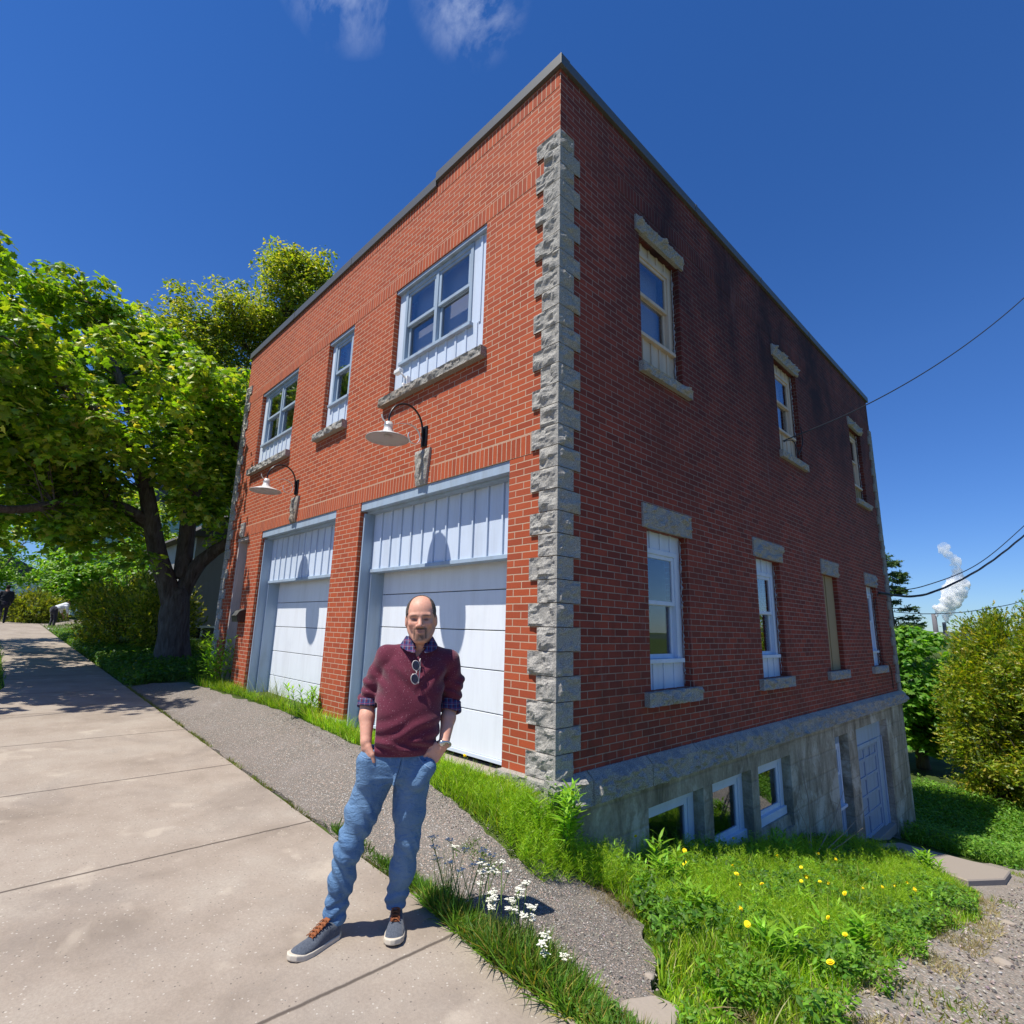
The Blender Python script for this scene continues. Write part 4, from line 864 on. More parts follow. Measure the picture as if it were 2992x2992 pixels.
def jeans(P):
    x, y, z = P[..., 0], P[..., 1], P[..., 2]; d = loft(P, JW)
    def leg(pts):
        e = None
        for (a, ra), (b, rb) in zip(pts, pts[1:]):
            c = cap(P, a, b, ra, rb); e = c if e is None else smin(e, c, .03)
        return e
    L = leg([((.012, .045, .80), .102), ((-.042, .035, .64), .084), ((-.105, .02, .455), .0665), ((-.122, .055, .30), .0635), ((-.142, .075, .165), .052), ((-.140, .06, .10), .054)])
    Rr = leg([((.208, .045, .80), .104), ((.205, .05, .63), .086), ((.206, .06, .47), .063), ((.192, .10, .32), .0665), ((.170, .13, .18), .051), ((.166, .13, .13), .053)])
    d = smin(d, np.minimum(L, Rr), .02); d = smax(d, z-.958, .004)
    # creases: fan from the crotch, stacked folds at knee and ankle
    cr = np.exp(-((z-.77)/.06)**2)*.0022*np.sin(np.arctan2(z-.83, np.abs(x-.107)+.02)*15+x*14)
    kn = np.exp(-((z-.45)/.085)**2)*.004*np.sin(z*70+x*60+2.6*np.sin(x*25+y*14)); an = np.exp(-((z-.18)/.07)**2)*.0065*np.sin(z*105-x*48+2*np.sin(y*28+x*20)); th = np.exp(-((z-.62)/.07)**2)*.0025*np.sin(z*50-np.abs(x-.1)*72+2*np.sin(y*20))
    fo = .0062*np.exp(-((z-.45)/.24)**4)*np.sin(z*58+x*64+1.8*np.sin(x*24+z*9))*np.clip((.06-x)*25, 0, 1)*np.clip(-(y-.09)*20, 0, 1); d = d+fo+cr+kn+an+th+wr(P, 13, 5.0, .0018)
    d = smin(d, cap(P, (.282, -.050, .868), (.240, -.050, .80), .050, .048), .03); d = smin(d, cap(P, (-.045, -.022, .90), (-.035, -.02, .80), .050, .05), .03)
    fly = cap(P, (.133, -.072, .925), (.108, -.080, .79), .010, .007); d = smin(d, fly, .006)
    d = smax(d, np.where(x < .05, .105-z, .128-z), .006)
    # slanted pocket mouths
    for a, b in (((-.095, -.045, .945), (-.005, -.115, .943)), ((.215, -.10, .955), (.30, -.05, .882))): d = smax(d, -cap(P, a, b, .005, .005), .004)
    return d
def denim():
    m = Mt('denim'); ob = m.coord('Object'); w = m.noise(m.coord('Object', (1, 1, 3)), 150, 3, .8); n = m.noise(m.coord('Object', (1, 1, .35)), 7, 5, .6, .3)
    c = m.mix(m.mr(w, .3, .7), (.075, .17, .32), (.16, .27, .43)); c = m.mix(m.mr(n, .40, .8, 0, .5), c, (.24, .36, .50)); c = m.mix(m.mr(n, .48, .25, 0, .45), c, (.045, .10, .22))
    m.col(c).rough(.9, .15); m.bump(m.math('ADD', w, m.math('MULTIPLY', m.noise(m.coord('Object', (1, 1, 2)), 14, 4, .6, .8), 5)), .006, .8); return m.m
DN = denim()
sdfobj('jeans', jeans, (-.25, -.12, .07), (.36, .24, .99), .005, DN, P1, None, man_xf)
# seams
st = simple('stitching', (.42, .44, .46), .9, .1)
def surf_y(x, z, f=jeans):
    ys = np.linspace(-.2, .1, 301); P = np.zeros((1, 1, 301, 3), np.float32); P[..., 0] = x; P[..., 1] = ys; P[..., 2] = z; v = f(P)[0, 0]; k = np.argmax(v < 0); return float(ys[k])
DS = simple('denim_seam', (.03, .06, .13), .9, .1); DH = simple('denim_edge', (.22, .33, .48), .9, .1)
def seam(name, xz, r=.0022, mat=DS, off=0.0):
    P = [(x, surf_y(x, z)-off, z) for x, z in xz]; V, F = tube_geo(spline(P, 3), r, 5); npmesh(name, man_xf(np.array([tuple(v) for v in V])), F, mat, P1)
seam('fly_seam', [(.140, .935), (.137, .90), (.130, .86), (.118, .825), (.110, .80)]); seam('fly_seam', [(.150, .93), (.150, .88), (.141, .845), (.126, .815)], .0018, DH)
seam('pocket_seam', [(.232, .925), (.248, .903), (.275, .885), (.300, .872)], .003, DH, .001); seam('pocket_seam', [(-.07, .935), (-.045, .925), (-.015, .925)], .003, DH, .001)
# shoes
shoe_m = fabric('slate_canvas', (.055, .065, .085), (.10, .115, .14), 120, None, .0015); solem = simple('cream_rubber', (.62, .55, .44), .6, .3); lacem = simple('tan_leather', (.26, .085, .03), .7, .3)
def shoe(heel, toe, roll=0):
    h = np.array(heel); t = np.array(toe); L = np.linalg.norm(t-h); ex = (t-h)/L; ey = np.array([-ex[1], ex[0]]); root = None
    def W2(V): V = np.asarray(V, float); g = h[None]+V[:, :1]*ex+V[:, 1:2]*ey; return man_xf(np.column_stack([g, V[:, 2]]), False)
    def width(s): return np.interp(s, [0, .03, .10, .20, .25, .285, .30], [.018, .034, .036, .049, .047, .034, .014])
    def out(P, g=0): s = P[..., 0]; return np.abs(P[..., 1]-.006*np.sin(s*12))-width(np.clip(s, 0, .3))-g
    def sole(P): s, z = P[..., 0], P[..., 2]; d = smax(out(P, .0045), np.maximum(-s-.002, s-.304), .012); return smax(d, np.abs(z-.013-.012*np.clip((s-.24)/.06, 0, 1))-.0145, .006)
    def upper(P):
        s, z = P[..., 0], P[..., 2]; top = np.interp(s, [0, .05, .09, .13, .19, .25, .29, .30], [.082, .085, .092, .083, .060, .048, .034, .022]); w = width(np.clip(s, 0, .3))
        zz = np.clip((z-.02)/(top-.02), 0, 1); d = np.abs(P[..., 1]-.006*np.sin(s*12))-w*np.sqrt(np.clip(1-zz**2.6*.82, 0.02, 1)); d = smax(smax(d, z-top, .018), np.maximum(-s+.002, s-.298), .014)
        d = smax(d, -cap(P, (.035, 0, .13), (.075, 0, .125), .034, .034), .008); d = d+.0015*np.sin(s*140)*np.clip((s-.17)*14, 0, 1)*np.clip((.24-s)*14, 0, 1); return smax(d, .016-z, .003)
    sdfobj('shoe', upper, (-.02, -.075, 0), (.33, .075, .12), .0032, shoe_m, P1, None, W2); s = P1.children[-1]
    V, F = surfnets(sole, (-.03, -.08, -.01), (.34, .08, .06), .0035); npmesh('sole', W2(V), F, solem, s, smooth=True)
    V = [];  # tongue
    tg = lambda P: smax(smax(np.abs(P[..., 1])-.019, np.abs(P[..., 2]-np.interp(P[..., 0], [.08, .10, .13, .20], [.112, .104, .089, .060]))-.004, .003), np.maximum(.080-P[..., 0], P[..., 0]-.185), .004)
    V, F = surfnets(tg, (.06, -.04, .04), (.22, .04, .14), .003); npmesh('tongue', W2(V), F, lacem, s, smooth=True)
    mb = MB()
    for k in range(5):
        a = .098+k*.019; z = float(np.interp(a, [.08, .10, .13, .20], [.112, .104, .089, .060]))+.007; mb.tube([(a, -.024, z-.006), (a+.004, -.01, z+.001), (a+.010, .01, z+.001), (a+.016, .024, z-.009)], .0028, 6); mb.tube([(a, .024, z-.006), (a+.004, .01, z+.002), (a+.010, -.01, z+.002), (a+.016, -.024, z-.009)], .0028, 6)
    npmesh('laces', W2(np.array([tuple(v) for v in mb.v])), mb.f, lacem, s)
shoe((-.118, .150), (-.312, -.035)); shoe((.182, .285), (.160, -.022))
# watch
wm = simple('steel', (.62, .60, .56), .25, .5, .9); wd = np.array(WR)-np.array(ELR); wd /= np.linalg.norm(wd); wc = np.array(WR)+wd*.004
sdfobj('watch', lambda P: smin(cuff(P, wc, wd, .0345, .013, 0)-.0005, ell(P, tuple(wc+np.array((-.012, -.034, .012))), (.017, .008, .017)), .003), (.28, -.13, .91), (.44, .05, 1.05), .003, wm, P1, None, man_xf)
# sunglasses hanging from the neckline
T = thing('sunglasses', tuple(man_xf(np.array([[.186, -.105, 1.36]]))[0]), 'dark sunglasses with clear frames hanging from the neck of the maroon sweater', 'sunglasses')
gl = simple('dark_lens', (.012, .018, .05), .06, .8); fr_ = simple('clear_frame', (.55, .50, .47), .2, .6)
for k, (cx, cz) in enumerate(((.186, 1.404), (.183, 1.334))):
    q = [(cx+.0195*math.cos(a)-.004*math.sin(a), -.098-.012*k+.004*math.cos(a), cz+.027*math.sin(a)) for a in np.linspace(0, 2*math.pi, 20)]
    V, F = tube_geo(q, .0026, 6, False); npmesh('rim', man_xf(np.array([tuple(v) for v in V])), F, fr_, T, smooth=True)
    f = lambda P, cx=cx, cz=cz, k=k: smax(np.abs(P[..., 1]+.098+.012*k)-.0028, np.hypot((P[..., 0]-cx)/.019, (P[..., 2]-cz)/.026)*.02-.0195, .002)
    sdfobj('lens', f, (cx-.03, -.13, cz-.035), (cx+.03, -.08, cz+.035), .0022, gl, T, None, man_xf)
mb = MB().tube([(.204, -.098, 1.426), (.21, -.07, 1.44), (.212, -.06, 1.40), (.208, -.075, 1.30)], .0028, 6).tube([(.203, -.11, 1.31), (.207, -.09, 1.315), (.212, -.085, 1.40)], .0026, 6).tube([(.188, -.10, 1.377), (.193, -.106, 1.369), (.188, -.108, 1.361)], .0026, 6)
npmesh('temple', man_xf(np.array([tuple(v) for v in mb.v])), mb.f, fr_, T)
# ------------------------------------------------------------------ two people far down the pavement
def far_person(loc, ang, label, pose, tops, legs, hairc):
    T = thing('person', loc, label, 'person'); ca, sa = math.cos(ang), math.sin(ang)
    def xf(V): V = np.asarray(V, float); return np.column_stack([loc[0]+V[:, 0]*ca-V[:, 1]*sa, loc[1]+V[:, 0]*sa+V[:, 1]*ca, loc[2]+V[:, 2]])
    sk = simple('skin_tone', (.35, .19, .13), .6, .3)
    if pose == 'walk':
        hd = (0, 0, 1.64); sh = 1.45; hips = (0, .0, .93); ar = [((-.19, 0, 1.42), (-.25, .05, 1.15), (-.21, -.08, .92)), ((.19, 0, 1.42), (.26, -.02, 1.15), (.22, .10, .93))]; lg = [((-.09, 0, .9), (-.10, -.10, .5), (-.09, .0, .09)), ((.09, 0, .9), (.10, .06, .5), (.08, .26, .12))]; nk = (0, 0, 1.45)
    else:
        hd = (0, -.52, 1.18); nk = (0, -.42, 1.12); hips = (0, .05, .92); ar = [((-.18, -.34, 1.08), (-.22, -.42, .82), (-.12, -.5, .6)), ((.18, -.34, 1.08), (.22, -.44, .82), (.14, -.52, .6))]; lg = [((-.1, .05, .9), (-.11, .0, .48), (-.11, .05, .08)), ((.1, .05, .9), (.11, -.02, .48), (.12, .05, .08))]
    def bf(P):
        d = ell(P, hd, (.078, .095, .115)); d = smin(d, cap(P, nk, hd, .055, .05), .02); d = smin(d, cap(P, nk, hips, .10, .10), .05)
        d = smin(d, ell(P, tuple(np.array(hd)+(0, -.095, -.015)), (.014, .016, .022)), .01)
        for a, b, c in ar: d = smin(d, smin(cap(P, a, b, .045, .038), cap(P, b, c, .036, .026), .01), .03); d = smin(d, cap(P, c, tuple(np.array(c)+(0, 0, -.1)), .03, .02), .01)
        for a, b, c in lg: d = smin(d, smin(cap(P, a, b, .075, .05), cap(P, b, c, .05, .035), .02), .03); d = smin(d, cap(P, c, tuple(np.array(c)+(0, -.15, -.04)), .04, .035), .02)
        return d
    sdfobj('body', bf, (-.4, -.75, 0), (.4, .45, 1.8), .02, sk, T, None, xf)
    sdfobj('hair', lambda P: smax(ell(P, tuple(np.array(hd)+(0, .012, .02)), (.09, .105, .112)), -(P[..., 1]-hd[1]+.045+(P[..., 2]-hd[2])*-.3), .01), (-.2, -.75, .9), (.2, .2, 1.9), .014, simple('hair_colour', hairc, .8, .2), T, None, xf)
    def tf(P):
        d = cap(P, nk, hips, .145, .15) if pose != 'walk' else loft(P, [(.80, 0, .0, .21, .14), (1.0, 0, 0, .19, .13), (1.25, 0, 0, .205, .13), (1.42, 0, 0, .19, .11), (1.5, 0, 0, .09, .07)])
        for a, b, c in ar: d = smin(d, smin(cap(P, a, b, .068, .056), cap(P, b, c, .056, .045), .02) if pose == 'walk' else cap(P, a, b, .065, .06), .04)
        return d+wr(P, 18, 3, .006)
    sdfobj('jacket' if pose == 'walk' else 'shirt', tf, (-.45, -.7, .5), (.45, .4, 1.62), .016, tops, T, None, xf)
    def lf(P):
        d = cap(P, (0, hips[1], .93), (0, hips[1], .86), .155, .16)
        for a, b, c in lg: d = smin(d, smin(cap(P, a, b, .095, .066), cap(P, b, c, .066, .05), .02), .02)
        return d+wr(P, 20, 1, .005)
    sdfobj('trousers', lf, (-.35, -.45, .04), (.35, .5, 1.1), .016, legs, T, None, xf)
    def sf(P):
        d = None
        for a, b, c in lg: e = cap(P, (c[0], c[1]+.04, .045), (c[0], c[1]-.16, .04), .045, .04); d = e if d is None else np.minimum(d, e)
        return smax(d, -P[..., 2], .01)
    sdfobj('shoes', sf, (-.3, -.3, -.02), (.3, .45, .14), .014, simple('dark_shoe', (.03, .03, .035), .6, .3), T, None, xf)
dk = fabric('dark_jacket', (.010, .012, .016), (.022, .025, .032), 60)
far_person((-32.0, -2.72, float(H(-32.0, -2.72))+.03), R_(-90), 'distant walker in dark jacket and leggings on the pavement, seen from behind', 'walk', dk, fabric('black_leggings', (.012, .012, .02), (.035, .03, .05), 60), (.015, .012, .01))
far_person((-30.0, -1.0, float(H(-30, -1.0))-.15), R_(-150), 'person in a white shirt bending over behind the tall green bush', 'bend', fabric('white_cotton', (.62, .64, .68), (.72, .74, .78), 60), fabric('dark_trousers', (.02, .02, .03), (.04, .04, .05), 60), (.05, .03, .02))
o = MB().box(-27.3, -26.6, -1.0, -.9, float(H(-27, -1))+.05, float(H(-27, -1))+.09).box(-27.8, -27.2, -1.3, -1.22, float(H(-27, -1))+.04, float(H(-27, -1))+.08).build('white_board', M['whitepaint'], None, 0, origin=(-27.2, -1.1, .6)); tag(o, 'white boards lying in the grass beside the far pavement', 'board')
# ------------------------------------------------------------------ foliage tools
def frames(n_dir, spin):
    n_dir = n_dir/np.linalg.norm(n_dir, axis=1, keepdims=True); ref = np.tile([0., 0, 1], (len(n_dir), 1)); ref[np.abs(n_dir[:, 2]) > .95] = (1, 0, 0)
    a = np.cross(ref, n_dir); a /= np.linalg.norm(a, axis=1, keepdims=True); b = np.cross(n_dir, a); c, s = np.cos(spin)[:, None], np.sin(spin)[:, None]
    return np.stack([a*c+b*s, -a*s+b*c, n_dir], -1)      # columns: x, y, normal
def scatter(name, tv, tf, pos, Rm, sc, tint, mat, parent=None, origin=None, kind=None):
    tv = np.asarray(tv, np.float32); tf = np.asarray(tf); n = len(pos); K = len(tv)
    sc = np.asarray(sc, np.float32); sc = sc[:, None]*np.ones((1, 3), np.float32) if sc.ndim == 1 else sc
    V = np.einsum('nij,nkj->nki', Rm.astype(np.float32), tv[None]*sc[:, None, :])+pos[:, None, :].astype(np.float32)
    F = (tf[None]+(np.arange(n)*K)[:, None, None]).reshape(-1, tf.shape[1]); T_ = np.repeat(np.asarray(tint, np.float32), K, 0)
    o = npmesh(name, V.reshape(-1, 3), F, mat, parent, tint=T_, origin=origin)
    if kind: o['kind'] = kind
    return o
_p = [(0, -.5), (.14, -.30), (.42, -.32), (.34, -.12), (.56, .10), (.28, .14), (.20, .30), (0, .58), (-.20, .30), (-.28, .14), (-.56, .10), (-.34, -.12), (-.42, -.32), (-.14, -.30)]
MAPLE = ([(0, 0, .05)]+[(x, y, -.22*abs(x)-.12*y*y) for x, y in _p], [(0, 1+i, 1+(i+1) % 14) for i in range(14)])
OVAL = ([(0, -.5, 0), (.24, -.15, -.05), (.2, .2, -.06), (0, .5, -.1), (-.2, .2, -.06), (-.24, -.15, -.05), (0, 0, .04)], [(6, i, (i+1) % 6) for i in range(6)])
SPRAY = ([(0, 0, 0), (.16, .25, 0), (.05, .3, .02), (.22, .6, -.04), (.04, .62, 0), (0, 1, -.1), (-.04, .62, 0), (-.22, .6, -.04), (-.05, .3, .02), (-.16, .25, 0)], [(0, 1, 2), (0, 2, 8), (0, 8, 9), (2, 3, 4), (2, 4, 8), (4, 6, 8), (6, 7, 8), (4, 5, 6)])
def greens(n, cols, w=None, j=.18):
    c = np.array(cols); k = RNG.choice(len(c), n, p=w); return np.clip(c[k]*(1+RNG.normal(0, j, (n, 1)))*(1+RNG.normal(0, .06, (n, 3))), .003, 1)
def inell(P, E): return np.any([(((P-np.array(c))/np.array(r))**2).sum(1) < 1 for c, r in E], axis=0)
def crown(E, n, hole=.0, sc=.35, shell=.5):
    """cluster centres: biased to the shell of a union of ellipsoids, with gaps carved by noise"""
    out = []; tot = 0; vol = np.array([np.prod(r) for c, r in E])**.7; vol /= vol.sum()
    while tot < n:
        k = RNG.choice(len(E), 400, p=vol); d = RNG.normal(size=(400, 3)); d /= np.linalg.norm(d, axis=1, keepdims=True)
        rr = (shell+(1-shell)*RNG.random(400))**.6*(1+RNG.normal(0, .07, 400)); P = np.array([np.array(E[i][0])+np.array(E[i][1])*d[j]*rr[j] for j, i in enumerate(k)])
        keep = np.array([noise.noise(Vector(p)*sc)+.35*noise.noise(Vector(p)*sc*2.7) > hole for p in P]); P = P[keep]; out.append(P); tot += len(P)
    return np.vstack(out)[:n]
def tree(name, label, base, trunk, limbs, E, ncl, nleaf, lsize, cols, tmpl=MAPLE, mat='leaf', crad=.5, hole=-.12, group=None, keepout=None, w=None, bark='bark', twr=.013, droop=.35, shell=.5, cat='tree'):
    T = thing(name, base, label, cat, group); limbpts = []
    mb = MB(); P = spline(trunk[0], 6); r = np.interp(np.linspace(0, 1, len(P)), np.linspace(0, 1, len(trunk[1])), trunk[1]); mb.tube(P, list(r), 14); tr = mb.build('trunk', M[bark], T, smooth=True)
    for v in tr.data.vertices:
        q = v.co+tr.location; n_ = noise.fractal(Vector((q.x*2.4, q.y*2.4, q.z*.9)), 1, 2, 4); d = Vector((v.co.x, v.co.y, 0)); 
        v.co += Vector((noise.noise(q*1.7), noise.noise(q*1.7+Vector((5, 5, 5))), 0))*.06*min(1, r[0]/.4)*(1+n_)
    mb = MB()
    for L, rr in limbs:
        P = spline(L, 6); r = np.interp(np.linspace(0, 1, len(P)), [0, 1], rr); mb.tube(P, list(r), 8)
        for p, q in zip(P, r): limbpts.append((p, q))
    C_ = crown(E, ncl, hole, .45, shell)
    if keepout is not None: C_ = C_[~keepout(C_)]
    LP = np.array([tuple(p) for p, _ in limbpts]); 
    for c in C_:
        d = np.linalg.norm(LP-c, axis=1)+np.maximum(LP[:, 2]-c[2]+.3, 0)*1.5; k = int(d.argmin()); a = Vector(LP[k]); b = Vector(c); L = (b-a).length
        if L < .15 or L > 1.35: continue
        m1 = a.lerp(b, .45)+Vector((random.uniform(-.1, .1), random.uniform(-.1, .1), .14))*L; mb.tube([a, m1, b], [min(limbpts[k][1]*.6, twr*(1+L*.5)), twr*.75, twr*.3], 4, False)
    mb.build('limbs', M[bark], T, smooth=True)
    n = len(C_)*nleaf; cc = np.repeat(C_, nleaf, 0); d = RNG.normal(size=(n, 3)); d /= np.linalg.norm(d, axis=1, keepdims=True); rad = crad*RNG.random(n)**.45*np.repeat(RNG.uniform(.6, 1.35, len(C_)), nleaf)
    pos = cc+d*rad[:, None]*np.array([1, 1, .62]); pos[:, 2] -= droop*crad*(rad/crad)**2
    if keepout is not None:
        k = ~keepout(pos); pos = pos[k]; d = d[k]; n = len(pos)
    nrm = d*.55+np.array([0, 0, .9])+RNG.normal(0, .42, (n, 3)); tint = greens(n, cols, w)
    scatter('crown', tmpl[0], tmpl[1], pos, frames(nrm, RNG.random(n)*6.28), lsize*RNG.uniform(.6, 1.25, n), tint, M[mat], T); return T
def offbuilding(P): return (P[:, 0] > WX-.35) & (P[:, 0] < .3) & (P[:, 1] > -.15) & (P[:, 1] < DY+.3) & (P[:, 2] < 7.35)
GM = [(.15, .28, .02), (.24, .38, .026), (.36, .46, .04), (.09, .18, .018), (.48, .46, .10)]; WM = [.3, .3, .2, .12, .08]
gz = lambda x, y: float(H(x, y))
# the big maple beside the building
bx, by = -12.35, .02
tree('maple_tree', 'big spreading maple with a thick dark forked trunk beside the pavement', (bx, by, gz(bx, by)),
     ([(bx, by, -.2), (bx, by, .25), (bx-.02, by-.06, .9), (bx, by-.12, 1.5), (bx, by-.1, 1.95)], [.47, .39, .33, .32, .22]),
     [([(bx, by-.1, 1.25), (bx, by-.30, 1.9), (bx, -.62, 2.7), (bx+.1, -.92, 3.6), (bx, -1.15, 4.4), (bx-.3, -1.5, 5.1), (bx-.8, -2.3, 5.6), (bx-1.2, -3.4, 6.1)], [.25, .10]),
      ([(bx, -.95, 3.5), (bx+.4, -1.6, 3.7), (bx+1.0, -2.6, 3.5), (bx+1.9, -3.6, 3.1), (bx+3.0, -4.6, 3.4)], [.14, .05]),
      ([(bx, -.9, 3.4), (bx-.9, -1.6, 3.9), (bx-2.3, -2.4, 4.3), (bx-4, -3.2, 4.6)], [.13, .04]),
      ([(bx, -.02, 1.2), (bx, .0, 1.8), (bx+.1, .22, 2.5), (bx+.3, .5, 2.9), (bx+.7, .85, 3.4), (bx+1.1, .6, 4.6), (bx+1.3, .3, 6.0)], [.235, .08]),
      ([(bx, -.05, 2.2), (bx-.1, -.05, 3.2), (bx, -.12, 4.3), (bx-.2, 0, 4.75)], [.20, .17]),
      ([(bx-.1, -.05, 4.2), (bx-.4, .3, 5.2), (bx-.3, .6, 6.6), (bx, .2, 7.6)], [.10, .04]),
      ([(bx, -1.2, 4.5), (bx+.5, -1.6, 5.6), (bx+.8, -2.2, 6.8), (bx+.6, -2.8, 8.2)], [.16, .05]),
      ([(bx+.3, -1.5, 5.2), (bx+1.6, -3.0, 5.8), (bx+2.9, -4.6, 6.3), (bx+4.6, -5.6, 6.6)], [.13, .04]),
      ([(bx, -1.3, 4.8), (bx-1.5, -.6, 6.0), (bx-3.2, .6, 6.8), (bx-4.5, 1.2, 7)], [.12, .04]),
      ([(bx-.8, -2.4, 5.6), (bx-2.4, -4.4, 6.4), (bx-3.5, -5.6, 7.2)], [.11, .04])],
     [((-12.6, -2.6, 6.5), (4.4, 3.4, 2.2)), ((-13.2, -3.4, 7.6), (3.0, 2.6, 1.5)), ((-9.6, -5.1, 6.0), (2.8, 1.9, 1.5)), ((-19.5, -4.2, 6.2), (3.0, 2.4, 1.8)), ((-16.5, -1.2, 6.0), (3.6, 3.0, 2.6)), ((-11.2, .1, 5.6), (1.5, 1.1, 2.0)), ((-10.6, -3.4, 4.3), (2.6, 1.9, 1.1)), ((-14.5, -3.3, 4.2), (3.6, 1.9, 1.2)), ((-11.8, -.5, 3.5), (1.3, 1.1, .6)), ((-12.9, -.5, 6.9), (2.3, 1.8, 1.6)), ((-11.3, -.9, 3.1), (1.0, 1.3, .7)), ((-12.2, -2.4, 3.3), (1.8, 1.2, .6)), ((-10.6, -.5, 4.3), (1.0, .9, 1.0)), ((-9.8, -3.3, 3.9), (1.6, 1.2, .8)), ((-13.4, 1.6, 5.6), (2.4, 1.8, 2.2))],
     1450, 42, .16, GM, crad=.44, hole=.0, keepout=offbuilding, w=WM)
# the taller, lighter tree behind the corner of the roof
tree('maple_tree', 'taller yellow-green tree with small leaves rising behind the roofline', (-16.2, 5.2, gz(-16.2, 5.2)),
     ([(-16.2, 5.2, 0), (-16.1, 5.1, 3), (-16.2, 4.8, 6), (-16.0, 4.6, 9)], [.42, .34, .28, .2]),
     [([(-16.1, 4.9, 5), (-15.6, 3.6, 8), (-15.5, 2.9, 11), (-15.6, 2.5, 14)], [.2, .04]), ([(-16, 4.6, 9), (-16, 4.8, 12), (-16.2, 5, 15)], [.18, .04]), ([(-16, 4.7, 7), (-16.4, 2.8, 9.5), (-16.3, 1.2, 11.5)], [.15, .04]), ([(-16, 4.8, 8), (-15.8, 6.4, 11), (-15.6, 7.4, 13.5)], [.16, .04]), ([(-16.1, 5, 6), (-17.5, 3.2, 8), (-18, 1.8, 9)], [.14, .04])],
     [((-16, 2.7, 13.2), (1.7, 1.5, 1.9)), ((-16, 5.0, 13.6), (2.0, 2.0, 1.7)), ((-16.2, 1.7, 10.6), (1.9, 1.7, 1.9)), ((-16, 3.6, 9.6), (2.4, 2.4, 2.6)), ((-16.8, 2.0, 7.2), (2.2, 2.4, 2.2)), ((-15.8, 5.6, 11.5), (2.2, 2.0, 2.4)), ((-16.5, .6, 9.2), (1.6, 1.5, 1.9)), ((-14.5, 2.6, 8.2), (1.8, 1.6, 2.0)), ((-16, -.2, 10.2), (1.8, 1.3, 1.7)), ((-16, 1.4, 11.6), (1.9, 1.4, 1.6)), ((-15, 3.4, 13.2), (1.4, 1.5, 1.4))],
     1500, 50, .14, [(.22, .30, .025), (.34, .38, .04), (.13, .20, .022), (.44, .42, .08)], OVAL, crad=.5, hole=-.08, keepout=offbuilding, twr=.011, shell=.2)
# dense smaller trees at the far end of the pavement
for x, y, h, r, lab in ((-38, 1.2, 4.6, 2.6, 'low dark green tree over the far hedge, right of the walker'), (-43, -3.2, 6.4, 3.2, 'round green street tree at the far left end of the pavement'), (-31, 3.4, 5.0, 2.2, 'bushy green tree in front of the pale green house'), (-27, 6.5, 6.6, 2.6, 'leafy tree between the two distant houses')):
    z = gz(x, y); tree('garden_tree', lab, (x, y, z), ([(x, y, z-.1), (x+.1, y, z+h*.3), (x, y+.1, z+h*.55)], [.22, .16, .1]), [([(x, y, z+h*.3), (x+.8, y-.9, z+h*.6)], [.08, .03]), ([(x, y, z+h*.35), (x-.6, y+1, z+h*.7)], [.08, .03])],
         [((x, y, z+h*.62), (r, r, h*.38)), ((x+.8, y-r*.45, z+h*.45), (r*.7, r*.6, h*.25))], 170, 60, .26, [(.12, .27, .02), (.18, .35, .03), (.25, .40, .035)], OVAL, crad=.75, hole=-.25)
def bush(name, label, c, E, n, size, cols, tmpl=SPRAY, mat='leaf', group=None, cat='bush', up=.5, cl=None, keepout=None, stems=True, w=None, shell=.55):
    T = thing(name, c, label, cat, group); C_ = crown(E, cl or n//40, -.3, .9, shell); k = np.repeat(C_, max(1, n//len(C_)), 0); m = len(k)
    ctr = np.array(E)[:, 0][np.argmin([[((p-np.array(e[0]))**2).sum() for e in E] for p in k], 1)]; d = k-ctr; d /= np.linalg.norm(d, axis=1, keepdims=True)+1e-6
    pos = k+RNG.normal(0, .09+size*.4, (m, 3)); gzz = H(pos[:, 0], pos[:, 1]); pos[:, 2] = np.maximum(pos[:, 2], gzz+.02)
    if keepout is not None: q = ~keepout(pos); pos = pos[q]; d = d[q]; m = len(pos)
    out = d*.8+np.array([0, 0, up])+RNG.normal(0, .45, (m, 3)); out /= np.linalg.norm(out, axis=1, keepdims=True)
    fr = frames(out, RNG.random(m)*6.28); R2 = np.stack([fr[:, :, 0], fr[:, :, 2], fr[:, :, 1]], -1)          # leaf length (local y) runs along the outward direction
    if stems:
        mb = MB()
        for p in C_[::4]:
            b = Vector((c[0]+(p[0]-c[0])*.45+random.uniform(-.2, .2), c[1]+(p[1]-c[1])*.45+random.uniform(-.1, .1), 0)); b.z = gz(b.x, b.y)-.05; mb.tube([b, b.lerp(Vector(p), .5)+Vector((0, 0, .1)), Vector(p)], [.022, .014, .005], 4, False)
        mb.build('stems', M['twig'], T)
    scatter('foliage', tmpl[0], tmpl[1], pos, R2, size*RNG.uniform(.6, 1.3, m), greens(m, cols, w), M[mat], T); return T
JU = [(.17, .22, .02), (.28, .30, .025), (.09, .13, .016), (.38, .35, .04)]
bush('juniper_bush', 'tall dark bush with yellow-green tips left of the big maple trunk', (-17.3, .15, gz(-17.3, .15)), [((-17.3, -.2, 1.35), (1.6, 1.15, 1.2)), ((-15.2, .2, 1.25), (1.3, .8, 1.05)), ((-18.8, -.35, 1.0), (1.3, .75, .9))], 17000, .16, JU)
bush('juniper_bush', 'low spreading yellow-green bush beside the distant walker', (-33.8, -1.5, gz(-33.8, -1.5)), [((-33.8, -1.6, 1.35), (1.6, 1.15, .85))], 4000, .26, [(.17, .20, .03), (.24, .25, .035), (.10, .14, .02)], stems=False)
